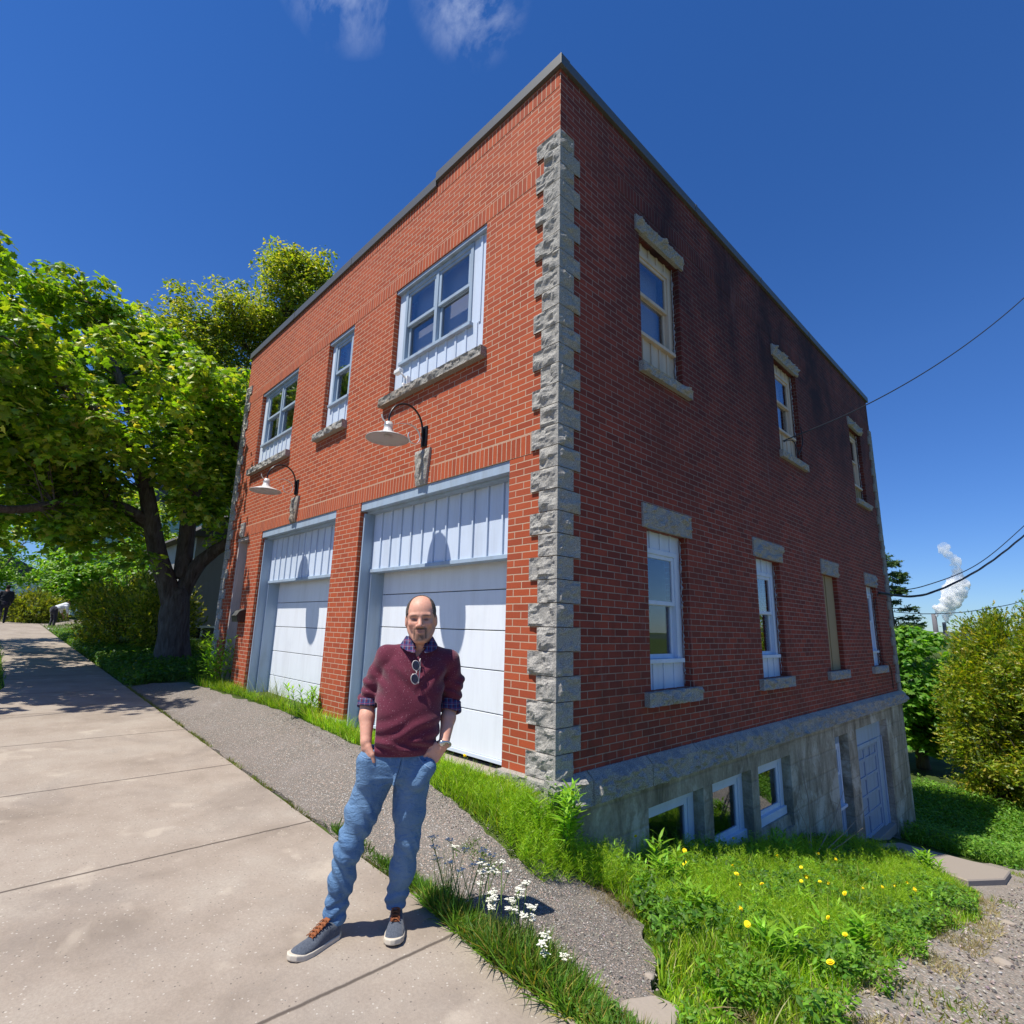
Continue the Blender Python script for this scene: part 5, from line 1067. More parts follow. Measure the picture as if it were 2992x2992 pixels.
# cedar hedge and trees past the drive on the right
CE = [(.20, .30, .02), (.34, .40, .025), (.11, .18, .016), (.42, .38, .04)]
bush('cedar_hedge', 'tall yellow-green cedar at the right edge of the picture, nearest the drive', (2.9, 16.6, -3.1), [((2.8, 16.8, -.9), (1.9, 1.3, 3.0)), ((3.5, 15.8, -1.1), (1.6, 1.0, 2.7)), ((2.4, 16.7, .9), (.55, .5, 1.2))], 42000, .16, CE, cat='hedge', group='cedars beyond the drive', cl=620)
bush('cedar_hedge', 'shorter yellow-green cedar between the bright maple and the tallest cedar', (.9, 18.2, -3.1), [((.9, 18.0, -1.15), (1.15, 1.2, 2.7)), ((1.3, 17.8, -.2), (.6, .8, 2.0)), ((.55, 17.9, .2), (.25, .4, 1.15)), ((1.35, 17.9, 1.0), (.22, .3, 1.0))], 24000, .15, CE, cat='hedge', group='cedars beyond the drive', cl=400)
bush('cedar_hedge', 'cedar filling in behind the tallest one, cut by the picture edge', (4.2, 19.6, -3.1), [((4.2, 19.6, -1.0), (2.2, 1.4, 3.2)), ((3.6, 19.4, .8), (1.0, .6, 1.7))], 10000, .24, CE, cat='hedge', group='cedars beyond the drive', cl=300)
x, y, z = -1.3, 20.5, -3.15
tree('bright_maple', 'bright green rounded maple just past the back corner of the building', (x, y, z), ([(x, y, z), (x, y, z+1.4), (x+.1, y, z+2.4)], [.2, .16, .12]), [([(x, y, z+1.4), (x-.8, y-.6, z+3)], [.1, .03]), ([(x, y, z+1.5), (x+.9, y-.5, z+3)], [.1, .03])],
     [((x-.1, y, -.3), (1.9, 1.6, 2.0)), ((x-.9, y-.4, -.2), (1.5, 1.3, 2.1)), ((x+.5, y-.3, -1.1), (1.3, 1.2, 1.5))], 250, 60, .20, [(.14, .32, .03), (.22, .40, .045), (.09, .22, .025)], MAPLE, mat='leaf2', crad=.5, hole=-.22, shell=.45)
def spruce(base, h, r, label):
    T = thing('spruce_tree', base, label, 'tree'); x, y, z = base; MB().tube([(x, y, z), (x, y, z+h*.6), (x, y, z+h)], [.18, .1, .02], 8).build('trunk', M['twig'], T)
    mb = MB(); P = []; Dr = []
    for k in range(78):
        t = random.uniform(.30, 1.0); a = random.uniform(0, 6.28); L = r*(1-t)**.55*random.uniform(.55, 1.1)+.12; zz = z+h*t; tip = Vector((x+math.cos(a)*L, y+math.sin(a)*L, zz-.10*L+.10)); a0 = Vector((x, y, zz)); mb.tube([a0, a0.lerp(tip, .5)+Vector((0, 0, -.05*L)), tip], [.022, .014, .005], 4, False)
        m = int(65*L+28)
        for j in range(m):
            s = random.random()**.7; p = a0.lerp(tip, .15+.85*s); P.append((p.x+random.gauss(0, .07), p.y+random.gauss(0, .07), p.z+random.gauss(-.04, .05))); Dr.append((math.cos(a)+random.gauss(0, .7), math.sin(a)+random.gauss(0, .7), random.gauss(-.1, .4)))
    mb.build('limbs', M['twig'], T); P = np.array(P); Dr = np.array(Dr); Dr /= np.linalg.norm(Dr, axis=1, keepdims=True); fr = frames(Dr, RNG.random(len(P))*6.28); R2 = np.stack([fr[:, :, 0], fr[:, :, 2], fr[:, :, 1]], -1)
    scatter('crown', SPRAY[0], SPRAY[1], P, R2, .26*RNG.uniform(.6, 1.2, len(P)), greens(len(P), [(.035, .085, .03), (.06, .12, .035), (.10, .16, .045)]), M['needle'], T)
spruce((-2.6, 25.0, -3.3), 8.2, 2.1, 'dark open-branched spruce standing above the bright maple')
# ------------------------------------------------------------------ grass and weeds
def strip_poly(poly, n):
    xs = [p[0] for p in poly]; ys = [p[1] for p in poly]; out = np.zeros((0, 2))
    while len(out) < n:
        q = np.column_stack([RNG.uniform(min(xs), max(xs), n*2), RNG.uniform(min(ys), max(ys), n*2)]); out = np.vstack([out, q[inpoly(q[:, 0], q[:, 1], poly)]])
    return out[:n]
BL = ([(-.5, 0, 0), (.5, 0, 0), (-.42, .33, .06), (.42, .33, .06), (-.26, .68, .22), (.26, .68, .22), (0, 1, .48)], [(0, 1, 3, 2), (2, 3, 5, 4), (4, 5, 6, 6)])
BLT = (BL[0], [(0, 1, 3), (0, 3, 2), (2, 3, 5), (2, 5, 4), (4, 5, 6)])
def blades(name, xy, h, wd, lean, cols, mat='grass', label=None, cat='grass', parent=None, z0=None, w=None, stuff=True, hmask=None):
    n = len(xy); z = H(xy[:, 0], xy[:, 1]) if z0 is None else z0; pos = np.column_stack([xy, z+.005]); tn_ = (1+.55*nz(xy, 1.7, 13)+.3*nz(xy, 6, 3))[:, None]; up = np.column_stack([RNG.normal(0, lean, (n, 2)), np.ones(n)]); up /= np.linalg.norm(up, axis=1, keepdims=True)
    fr = frames(up, RNG.random(n)*6.28); R2 = np.stack([fr[:, :, 0], fr[:, :, 2], fr[:, :, 1]], -1); L = h*RNG.uniform(.45, 1.25, n)
    if hmask is not None: L = L*hmask(xy)
    sc = np.column_stack([wd*RNG.uniform(.6, 1.4, n), L, L]); o = scatter(name, BLT[0], BLT[1], pos, R2, sc, np.clip(greens(n, cols, w)*np.clip(tn_, .45, 1.6), 0, 1), M[mat], parent)
    if label: tag(o, label, cat, kind='stuff' if stuff else None)
    return o
GG = [(.19, .34, .012), (.28, .46, .018), (.11, .23, .012), (.38, .50, .03), (.42, .38, .10)]; GW = [.3, .3, .2, .14, .06]
def leaflets(name, xy, hmin, hmax, size, cols, label, mat='grass', tm=OVAL, tilt=.5):
    n = len(xy); z = H(xy[:, 0], xy[:, 1]); pos = np.column_stack([xy, z+RNG.uniform(hmin, hmax, n)]); nrm = np.column_stack([RNG.normal(0, tilt, (n, 2)), np.ones(n)])
    o = scatter(name, tm[0], tm[1], pos, frames(nrm, RNG.random(n)*6.28), size*RNG.uniform(.5, 1.4, n), greens(n, cols), M[mat]); tag(o, label, 'ground cover', kind='stuff'); return o
nz = lambda xy, s, o=0: np.array([noise.noise(Vector((a*s+o, b*s, o))) for a, b in xy])
SL = [(.02, .15), (.36, .16), (.88, -.18), (1.22, -.52), (1.46, -.88), (1.70, -1.08), (1.75, -1.3), (2.1, -1.3), (2.0, -.2), (1.93, .5), (1.9, 1.5), (1.92, 2.6), (2.02, 4.1), (1.8, 5.6), (1.35, 6.35), (.95, 6.75), (.4, 7.1), (.02, 7.6)]
hs = lambda xy: np.clip(.75+.9*nz(xy, 1.6, 3), .25, 1.7)*np.clip(np.interp(xy[:, 0], [1.5, 2.0], [1, .5]), .4, 1)
q = strip_poly(SL, 62000); q = q[(nz(q, 2.2, 8) > -.52) | (q[:, 0] < 1.2)]
blades('slope_grass', q, .17, .0085, .42, GG, label='lush uneven grass on the slope below the basement windows', w=GW, hmask=hs)
q = strip_poly(SL, 26000); q = q[nz(q, 1.5, 51) > .02]
leaflets('slope_leaves', q, .02, .19, .048, [(.10, .24, .02), (.17, .34, .03), (.07, .16, .02)], 'broad-leaved clover and weeds in patches over the slope')
q = strip_poly([(1.45, -.8), (1.78, -1.25), (2.1, -1.25), (2.0, 3.0), (1.4, 3.0), (1.1, .2)], 12000); q = q[nz(q, 2.0, 61) > .05]
leaflets('slope_clover', q, .02, .17, .036, [(.12, .27, .02), (.2, .38, .03)], 'small-leaved weeds at the near end of the slope')
blades('dead_grass', strip_poly(SL, 2600), .15, .006, .9, [(.42, .36, .2), (.3, .22, .12)], label='dead straw lying among the slope grass')
# feathery horsetail: whorls of thin needles on upright stems
def horsetail(name, poly, n, h, label, dens=34, xy=None):
    xy = strip_poly(poly, n) if xy is None else xy; n = len(xy); z = H(xy[:, 0], xy[:, 1]); hh = h*RNG.uniform(.5, 1.2, n); k = dens; base = np.repeat(np.column_stack([xy, z]), k, 0); t = RNG.random(n*k)*.9+.1; a = RNG.random(n*k)*6.28
    ln = np.repeat(RNG.normal(0, .12, (n, 2)), k, 0); H_ = np.repeat(hh, k); pos = base+np.column_stack([ln*(t*H_)[:, None], t*H_]); up = np.column_stack([np.cos(a), np.sin(a), RNG.uniform(.35, 1.1, n*k)]); up /= np.linalg.norm(up, axis=1, keepdims=True)
    fr = frames(up, RNG.random(n*k)*6.28); R2 = np.stack([fr[:, :, 0], fr[:, :, 2], fr[:, :, 1]], -1); L = .085*(1.15-t*.8)*RNG.uniform(.6, 1.2, n*k)
    o = scatter(name, [(-.5, 0, 0), (.5, 0, 0), (0, 1, .15)], [(0, 1, 2)], pos, R2, np.column_stack([np.full(n*k, .0034), L, L]), greens(n*k, [(.29, .48, .018), (.40, .58, .03), (.20, .36, .014)]), M['grass']); tag(o, label, 'horsetail', kind='stuff')
q = strip_poly([(.03, .35), (.6, .2), (1.3, -.1), (1.75, .6), (1.7, 3), (1.6, 5.5), (.9, 6.6), (.3, 7.0), (.05, 4)], 5200); q = q[nz(q, 1.3, 21) > -.12][:3000]
horsetail('horsetail', None, 0, .24, 'feathery bright green horsetail mixed through the slope grass', xy=q)
horsetail('horsetail', [(.03, .02), (.02, -.12), (-.15, -.30), (.0, -.62), (.34, -.55), (.42, -.2), (.5, .1), (.35, .5), (.04, .6)], 620, .22, 'bright horsetail tuft at the foot of the corner quoins')
horsetail('horsetail', [(-.05, -.12), (-1.1, -.13), (-2.6, -.12), (-2.6, -.25), (-1.1, -.38), (-.1, -.5)], 760, .13, 'low feathery green strip in front of the right-hand garage door')
ST = [(-.05, -.1), (-.05, -.6), (-.6, -.52), (-1.0, -.46), (-2.6, -.3), (-4.6, -.2), (-6.8, -.22), (-8.6, -.4), (-8.9, -.1), (-7.3, -.06)]
blades('verge_grass', strip_poly(ST, 9000), .14, .007, .4, GG, label='ragged grass along the foot of the garage front', w=GW, hmask=lambda xy: np.clip(np.interp(xy[:, 0], [-9, -7.3, -6, -4, -2, 0], [1.5, .8, .8, 1.4, 1.0, 1.1])+.6*nz(xy, 3, 5), .2, 2.2))
blades('verge_grass', np.column_stack([RNG.normal(-5.5, .35, 160), RNG.normal(-.12, .03, 160)]), .42, .006, .25, [(.14, .2, .03), (.2, .24, .06)], label='tall thin grass stalks against the left-hand garage door')
# crack line between pavement and apron
n = 5200; xx = RNG.uniform(-9.5, .3, n); k = (nz(np.column_stack([xx, xx*0]), 1.4, 2) > np.interp(xx, [-9.5, -5, -2, .3], [-.6, -.2, .12, -.3])); xx = xx[k]
blades('crack_weeds', np.column_stack([xx, EDGE+.02+RNG.normal(0, .018, len(xx))]), .045, .007, .8, [(.11, .17, .02), (.15, .2, .03), (.2, .17, .05)], label='thin line of weeds in the joint between pavement and asphalt')
blades('asphalt_tufts', np.column_stack([RNG.uniform(-.15, .2, 240), RNG.normal(-.80, .03, 240)]), .06, .006, .9, [(.2, .34, .04), (.14, .25, .03)], label='small grass tufts along the crack across the asphalt')
for cx, wx, m, lab in ((-.95, .13, 600, 'small dark weed clump in the joint left of the man'), (-.12, .20, 1500, 'green weed clump in the joint behind the man')):
    blades('weed_clump', np.column_stack([RNG.normal(cx, wx, m), EDGE+.06+np.abs(RNG.normal(0, .035, m))]), .075, .010, .7, [(.07, .16, .02), (.11, .22, .03)], label=lab, cat='weed', stuff=False)
FS = [(.15, -1.36), (.5, -1.38), (1.0, -1.41), (1.75, -1.39), (2.6, -1.40), (2.6, -1.32), (1.6, -1.26), (1.15, -1.20), (.8, -1.21), (.4, -1.25), (.2, -1.29)]
blades('flower_verge', strip_poly(FS, 9500), .15, .009, .45, [(.10, .21, .02), (.15, .28, .03), (.07, .15, .018), (.25, .22, .05)], label='dense weedy verge between pavement and asphalt at the lower right', hmask=lambda xy: np.clip(1.05+1.0*nz(xy, 2.5, 7), .35, 1.9)*np.interp(xy[:, 0], [.15, .4, .7, 1.2, 1.6, 2.6], [.55, .6, .85, .9, .6, .5]))
leaflets('verge_leaves', strip_poly(FS, 5200), .0, .10, .034, [(.08, .19, .02), (.13, .27, .03)], 'small leaves low in the weedy verge by the pavement')
# left side: grass under the maple, along the pavement, and by the kerb
LG = [(-9.35, EDGE+.03), (-9.55, -.9), (-9.35, 0.0), (-9.5, 3), (-15, 3), (-30, 1.5), (-30, EDGE+.02)]
q = strip_poly(LG, 30000); q = q[RNG.random(len(q)) < np.interp(q[:, 0], [-30, -16, -9], [.35, .8, 1])]
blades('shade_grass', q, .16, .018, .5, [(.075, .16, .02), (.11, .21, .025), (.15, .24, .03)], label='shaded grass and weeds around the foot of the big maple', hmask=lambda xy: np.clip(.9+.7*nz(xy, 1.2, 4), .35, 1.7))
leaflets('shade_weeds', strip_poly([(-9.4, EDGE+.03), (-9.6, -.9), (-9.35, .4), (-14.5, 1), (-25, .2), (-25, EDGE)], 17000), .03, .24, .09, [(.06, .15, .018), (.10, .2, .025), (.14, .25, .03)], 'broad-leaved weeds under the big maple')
blades('kerb_grass', strip_poly([(-9.2, -3.15), (-10, -3.0), (-16, -2.93), (-30, -2.93), (-30, -6), (-9.6, -6)], 16000), .11, .014, .5, [(.09, .2, .02), (.14, .26, .025)], label='grass on the street side of the pavement at the left edge')
blades('lawn', strip_poly([(-9.6, 2), (-9.6, 12), (-24, 9), (-24, 2)], 12000), .12, .03, .5, [(.16, .30, .02), (.22, .36, .03)], label='sunlit lawn glimpsed between the trunk and the building')
BKP = [(.2, 10.2), (1.7, 10.3), (2.1, 11.8), (4.5, 14.3), (4.2, 16), (-1, 18), (-1, 12.1)]
leaflets('bank_leaves', strip_poly(BKP, 22000), .02, .34, .075, [(.09, .22, .02), (.14, .31, .03), (.2, .37, .04)], 'leafy ground cover on the bank past the concrete slab')
blades('bank_grass', strip_poly(BKP, 14000), .26, .012, .4, [(.13, .28, .02), (.2, .36, .03)], label='bright grass on the bank past the concrete slab')
q = strip_poly([(1.95, -1.2), (4, -1.2), (4, 10), (1.6, 11.9), (1.2, 9.5), (1.5, 8.2), (1.9, 6)], 26000); q = q[(nz(q, 1.1, 31) > .22)]
blades('drive_weeds', q, .06, .008, .7, [(.16, .27, .02), (.25, .27, .06), (.34, .28, .12)], label='patchy weeds and dry grass on the gravel drive')
q = strip_poly([(1.7, -1.2), (2.3, -1.2), (2.2, 4), (1.9, 6), (1.5, 5.8), (1.65, 2)], 9000); q = q[nz(q, 2, 41) > .0]
blades('dry_grass', q, .07, .006, .9, [(.38, .32, .18), (.30, .24, .12), (.45, .38, .22)], label='dry straw-coloured grass at the edge of the gravel')
q = strip_poly([(.02, -.55), (.5, -.2), (.9, -.3), (.8, .0), (.45, .15), (.1, -.2)], 1600)
blades('dry_grass', q, .06, .004, 1.2, [(.30, .24, .15), (.2, .15, .1)], label='dead grass hanging over the broken asphalt edge')
# loose grit along the edges of the asphalt and over the drive
def grit(poly, n, size, label, cols=((.34, .30, .26), (.22, .19, .17), (.45, .40, .35), (.13, .12, .11))):
    xy = strip_poly(poly, n); oc_ = [(1, 0, 0), (-.8, .2, 0), (.1, 1, .1), (0, -.9, 0), (.1, 0, .7), (0, .1, -.6)]; of = [(0, 2, 4), (2, 1, 4), (1, 3, 4), (3, 0, 4), (2, 0, 5), (1, 2, 5), (3, 1, 5), (0, 3, 5)]
    pos = np.column_stack([xy, H(xy[:, 0], xy[:, 1])+.022]); o = scatter('grit', oc_, of, pos, frames(np.column_stack([RNG.normal(0, .3, (n, 2)), np.ones(n)]), RNG.random(n)*6.28), size*RNG.uniform(.4, 1.5, n)**1.5, greens(n, cols, None, .15), GRM); tag(o, label, 'gravel', kind='stuff')
GRM = tintmat('grit', .9, .2)
grit([(.25, -.55), (.5, -.1), (1.3, -.6), (1.6, -1.1), (1.1, -1.18), (.2, -1.0), (-.5, -.6)], 2200, .0042, 'loose grit on the asphalt tongue by the corner')
grit([(-.1, -.62), (-.6, -.52), (-2.6, -.32), (-5, -.2), (-5, -.4), (-2.6, -.5), (-.4, -.75)], 1800, .0042, 'loose grit along the grassy edge of the apron')
grit([(1.95, -1.2), (4, -1.2), (5, 9), (2, 9), (1.9, 5)], 9000, .010, 'loose stones scattered over the gravel drive')
# leafy upright weeds: stem with lance leaves, one thing each
LANCE = ([(0, 0, 0), (.11, .3, .02), (.08, .65, -.03), (0, 1, -.16), (-.08, .65, -.03), (-.11, .3, .02)], [(0, 1, 5), (1, 2, 4), (1, 4, 5), (2, 3, 4)])
def leafy(x, y, h, ns, label, cols=((.20, .40, .025), (.28, .50, .04)), leaf=.12, spread=.12, group='leafy weeds around the building'):
    z = gz(x, y); T = thing('leafy_weed', (x, y, z), label, 'weed', group); mb = MB(); P = []; Dd = []
    for s in range(ns):
        a = random.uniform(0, 6.28); r = random.uniform(0, spread); hh = h*random.uniform(.6, 1.1); lx, ly = math.cos(a)*.22*hh, math.sin(a)*.22*hh; b = Vector((x+math.cos(a)*r, y+math.sin(a)*r, z)); tip = b+Vector((lx, ly, hh)); mb.tube([b, b.lerp(tip, .5)+Vector((0, 0, .02)), tip], [.004, .003, .0015], 4, False)
        for k in range(20):
            t = .25+.75*k/19; p = b.lerp(tip, t); aa = k*2.4+a; P.append(p); Dd.append((math.cos(aa), math.sin(aa), random.uniform(.0, .7)+t*.5))
    mb.build('stem', M['grass'] if False else simple('weed_stem', (.10, .17, .03), .8, .2), T); P = np.array([tuple(p) for p in P]); Dd = np.array(Dd); Dd /= np.linalg.norm(Dd, axis=1, keepdims=True); side = np.cross(Dd, [0, 0, 1.]); side /= np.linalg.norm(side, axis=1, keepdims=True); nr = np.cross(side, Dd)
    scatter('leaves', LANCE[0], LANCE[1], P, np.stack([side, Dd, nr], -1), leaf*RNG.uniform(.6, 1.15, len(P)), greens(len(P), cols), M['grass'], T)
leafy(.20, -.16, .42, 16, 'large leafy weed at the foot of the near corner quoins', leaf=.13, spread=.14)
leafy(.62, .62, .34, 8, 'leafy weed against the first basement window', leaf=.12)
leafy(-8.25, -.18, .85, 22, 'tall leafy weed growing in front of the entry recess', leaf=.16, spread=.26); leafy(-8.75, -.30, .5, 14, 'lower leafy weed left of the entry recess', cols=((.06, .15, .02), (.09, .2, .02)), leaf=.15, spread=.25)
leafy(-4.35, -.16, .38, 12, 'leafy weed at the base of the brick pier between the garage doors', leaf=.12, spread=.16)
leafy(1.62, .15, .2, 9, 'broad leafy weed near the bottom edge of the grass slope', leaf=.11, spread=.12); leafy(1.2, 1.6, .2, 7, 'drooping leafy weed in the middle of the slope, below the dandelions', leaf=.10)
leafy(.95, .35, .24, 7, 'leafy weed near the asphalt edge at the top of the slope', leaf=.10); leafy(1.35, 6.0, .32, 9, 'leafy weed beside the concrete slab', leaf=.14); leafy(.42, 3.5, .3, 8, 'leafy weed under the third basement window', leaf=.12); leafy(1.75, .95, .2, 9, 'leafy weed at the gravel edge, lowest on the slope', leaf=.12)
for k in range(16):
    a = .35+1.4*((k*.618) % 1), .5+6*k/16
    leafy(a[0], a[1], random.uniform(.12, .22), 6, 'small leafy weed among the slope grass', leaf=random.uniform(.05, .09), group='small weeds scattered over the slope')
# dandelions: every flower is its own thing
yel = simple('dandelion_yellow', (1.0, .78, .02), .7, .2); stm = simple('flower_stem', (.16, .24, .06), .8, .2)
def dandelion(x, y, h, label, group='dandelions in the slope grass', proto={}):
    z = gz(x, y)
    if 'm' not in proto:
        V = []; F = []
        for ring, (r, zz, n) in enumerate(((.022, .0, 18), (.017, .006, 15), (.010, .010, 11))):
            for k in range(n):
                a = 2*math.pi*k/n+ring*.3; c, s = math.cos(a), math.sin(a); w = .0034; b = len(V); V += [(-s*w*.5, c*w*.5, zz-.004), (s*w*.5, -c*w*.5, zz-.004), (c*r+s*w, s*r-c*w, zz+.002), (c*r-s*w, s*r+c*w, zz+.002)]; F.append((b, b+1, b+2, b+3))
        v2, f2 = lathe_geo([(0, -.018), (.008, -.014), (.010, -.004), (.004, .004), (0, .006)], (0, 0, 0), 10); n = len(V); V += v2; F += [tuple(i+n for i in f) for f in f2]
        me = D.meshes.new('flower_head'); me.from_pydata(V, [], F); me.materials.append(yel); proto['m'] = me; v, f = tube_geo([(0, 0, 0), (.01, .004, .5), (0, 0, 1)], [.0028, .0025, .002], 5); ms = D.meshes.new('stem'); ms.from_pydata([(a*1, b*1, c) for a, b, c in v], [], f); ms.materials.append(stm); proto['s'] = ms
    T = thing('dandelion', (x, y, z), label, 'flower', group); s = link(D.objects.new('stem', proto['s']), T); s.scale = (1, 1, h); f = link(D.objects.new('flower_head', proto['m']), T); f.location = (0, 0, h); f.rotation_euler = (random.uniform(-.1, .75), random.uniform(.1, .85), random.uniform(0, 6)); k = random.uniform(.62, 1.0); f.scale = (k, k, k)
DXY = [(0.05, 1.05), (0.43, 1.13), (0.44, 1.21), (0.68, 0.78), (0.22, 2.63), (0.81, 1.33), (0.95, 1.09), (1.1, 0.82), (1.15, 1.08), (0.22, 3.55), (1.37, 0.22), (1.52, -0.03), (1.0, 2.31), (1.17, 1.95), (1.21, 1.71), (1.27, 1.96), (0.47, 4.13), (0.95, 3.45), (0.78, 3.46), (1.49, 1.84), (1.67, 0.86), (1.84, 0.61), (1.96, -0.05), (1.49, 2.33), (1.54, 2.72), (1.58, 3.43), (1.69, 3.17), (1.32, 2.01), (1.57, 3.01), (0.73, 2.47)]
for k, (px, py) in enumerate(DXY): dandelion(px, py, .24, 'yellow dandelion flower on the green slope below the basement windows')
for k, (px, py) in enumerate(((-11.4, -.9), (-11.0, -1.0), (-11.2, -.7), (-11.9, -.8), (-10.6, -1.05))): dandelion(px, py, .2, 'dandelion in the shaded grass by the maple trunk', 'dandelions by the maple trunk')
dandelion(-.78, -.30, .26, 'single yellow dandelion in front of the right-hand garage door', 'lone dandelion by the door')
# cow parsley: white umbels
wht = simple('umbel_white', (.78, .77, .66), .8, .2)
def parsley(x, y, h, n, label):
    z = gz(x, y); T = thing('cow_parsley', (x, y, z), label, 'flower', 'cow parsley along the verge'); mb = MB()
    for s in range(n):
        a = random.uniform(0, 6.28); L = h*random.uniform(.6, 1.08); tip = Vector((x+math.cos(a)*.30*L, y+math.sin(a)*.30*L, z+L)); b = Vector((x, y, z)); mb.tube([b, b.lerp(tip, .55)+Vector((0, 0, .02)), tip], [.0035, .0025, .002], 4, False); wv = MB()
        for j in range(random.randint(7, 10)):
            q = random.uniform(0, 6.28); rr = random.uniform(.006, .032); c = tip+Vector((math.cos(q)*rr, math.sin(q)*rr, .016+random.uniform(-.004, .004))); mb.tube([tip-Vector((0, 0, .005)), c], [.0012, .0009], 3, False)
            for m in range(7):
                u = random.uniform(0, 6.28); r2 = random.uniform(.001, .0085); p = c+Vector((math.cos(u)*r2, math.sin(u)*r2, random.uniform(-.001, .003))); e = .0032; wv.add([(p.x-e, p.y-e, p.z), (p.x+e, p.y-e, p.z+.001), (p.x+e, p.y+e, p.z), (p.x-e, p.y+e, p.z+.001), (p.x, p.y, p.z-.003)], [(0, 1, 2, 3), (0, 4, 1), (1, 4, 2), (2, 4, 3), (3, 4, 0)])
        wv.build('umbel', wht, T)
    mb.build('stem', stm, T)
for k, (px, py, h, n, lab) in enumerate(((.30, -1.27, .46, 5, 'cow parsley with thin seed heads nearest the man'), (.42, -1.26, .36, 5, 'cow parsley with two white umbels over the asphalt shadow'), (.55, -1.27, .40, 6, 'tallest white cow parsley over the dark head shadow'), (.66, -1.28, .33, 6, 'cow parsley with a dense cluster of white umbels'), (.78, -1.30, .36, 7, 'fullest white cow parsley in the middle of the verge'), (.90, -1.29, .31, 5, 'cow parsley leaning over the asphalt'), (1.02, -1.30, .24, 4, 'short cow parsley near the lower end of the verge'), (1.16, -1.31, .2, 3, 'shortest cow parsley at the bottom of the verge'), (.86, -1.22, .28, 4, 'cow parsley behind the fullest one'))): parsley(px, py, h, n, lab)
blades('verge_stalks', np.column_stack([RNG.normal(.26, .10, 70), RNG.normal(-1.25, .04, 70)]), .27, .004, .22, [(.07, .12, .03), (.12, .16, .05)], label='dark thin stalks standing behind the man at the pavement edge')
# dry stalks by the basement
T = thing('dry_stalk', (.35, 4.6, gz(.35, 4.6)), 'dead branching brown stalks in front of the basement wall', 'dead plant'); mb = MB(); b0 = Vector((.45, 4.2, gz(.45, 4.2)))
for tip, r in (((.12, 4.95, -.35), .009), ((.55, 5.3, -.85), .008), ((.75, 5.6, -1.05), .008), ((.2, 4.4, -.8), .006), ((.85, 4.9, -1.15), .007)):
    tp = Vector(tip); mid = b0.lerp(tp, .5)+Vector((.05, .02, .03)); mb.tube([b0, mid, tp], [r, r*.7, r*.25], 5)
    for j in range(3): q = b0.lerp(tp, .5+.15*j); mb.tube([q, q+Vector((random.uniform(-.12, .12), random.uniform(-.12, .12), random.uniform(.03, .14)))], [r*.35, r*.15], 4)
mb.build('stalks', simple('dead_stalk', (.33, .25, .17), .9, .15), T)
# a few loose stones
for k, (px, py, s, lab) in enumerate(((1.35, -.80, .022, 'pale stone lying on the asphalt tongue'), (.55, -.75, .014, 'small dark lump on the asphalt near the corner'), (2.35, 2.5, .05, 'flat grey stone on the gravel drive'), (2.2, 4.4, .05, 'pale stone at the grassy edge of the drive'), (.55, 8.2, .07, 'rounded stone beside the concrete slab'))):
    V, F = [], []; bm = __import__('bmesh').new(); __import__('bmesh').ops.create_icosphere(bm, subdivisions=2, radius=1)
    for v in bm.verts: v.co *= 1+.25*noise.noise(v.co*1.5+Vector((k, k, k)))
    V = [(v.co.x*s*1.3+px, v.co.y*s+py, v.co.z*s*.6+gz(px, py)+.025) for v in bm.verts]; F = [tuple(v.index for v in f.verts) for f in bm.faces]; bm.free()
    o = npmesh('stone', V, F, M['slab'] if k != 1 else M['granite_d'], origin=(px, py, gz(px, py))); tag(o, lab, 'stone')
# ------------------------------------------------------------------ houses on the left
def clap(mb, x, y0, y1, z0, z1, d=.018, sp=.13):
    z = z0
    while z < z1-.01: zt = min(z+sp, z1); mb.add([(x+d, y0, z), (x+d, y1, z), (x, y1, zt), (x, y0, zt), (x, y0, z), (x, y1, z)], [(0, 1, 2, 3), (4, 5, 1, 0)]); z = zt
T = thing('house', (-26, 5, gz(-26, 5)), 'grey clapboard house with white-trimmed basement window behind the maple trunk', 'house')
mb = MB().box(-27.9, -20.02, 2.0, 9.0, .95, 4.4); clap(mb, -20.0, 2.0, 9.0, .95, 4.4); mb.build('wall', M['siding'], T)
MB().box(-27.9, -20.03, 2.03, 8.97, -.3, .95).build('foundation', simple('dark_foundation', (.10, .10, .105), .9, .2), T); MB().box(-20.0, -19.96, 2.0, 9.0, .90, .98).build('trim_board', M['whitepaint'], T)
w_ = MB().box(-20.03, -19.95, 2.05, 2.62, .42, .50).box(-20.03, -19.95, 2.05, 2.62, .90, .98).box(-20.03, -19.95, 2.05, 2.11, .50, .90).box(-20.03, -19.95, 2.56, 2.62, .50, .90).build('window', M['whitepaint'], T); MB().box(-20.02, -20.0, 2.11, 2.56, .50, .90).build('pane', M['dark'], w_)
npmesh('roof', [(-28.2, 1.6, 4.3), (-19.7, 1.6, 4.3), (-19.7, 9.4, 4.3), (-28.2, 9.4, 4.3), (-28.2, 5.5, 7), (-19.7, 5.5, 7)], [(0, 1, 5, 4), (3, 4, 5, 2), (0, 4, 3), (1, 2, 5), (0, 3, 2, 1)], M['shingle'], T)
T = thing('house', (-46, 5, gz(-44, 5)), 'pale green clapboard house half hidden behind the far trees', 'house')
mb = MB().box(-52, -40.02, .9, 9.5, 1.0, 8.6); clap(mb, -40, .9, 9.5, 1.0, 8.6, .02, .22); mb.build('wall', M['siding_g'], T); MB().box(-40.03, -39.93, .86, 1.0, 1.0, 8.6).build('corner_board', M['whitepaint'], T)
w_ = MB().box(-40.03, -39.92, 2.6, 3.7, 4.5, 6.2).build('window', simple('blue_trim', (.05, .10, .35), .6, .3), T); MB().box(-39.93, -39.90, 2.72, 3.58, 4.62, 6.08).build('pane', M['dark'], w_)
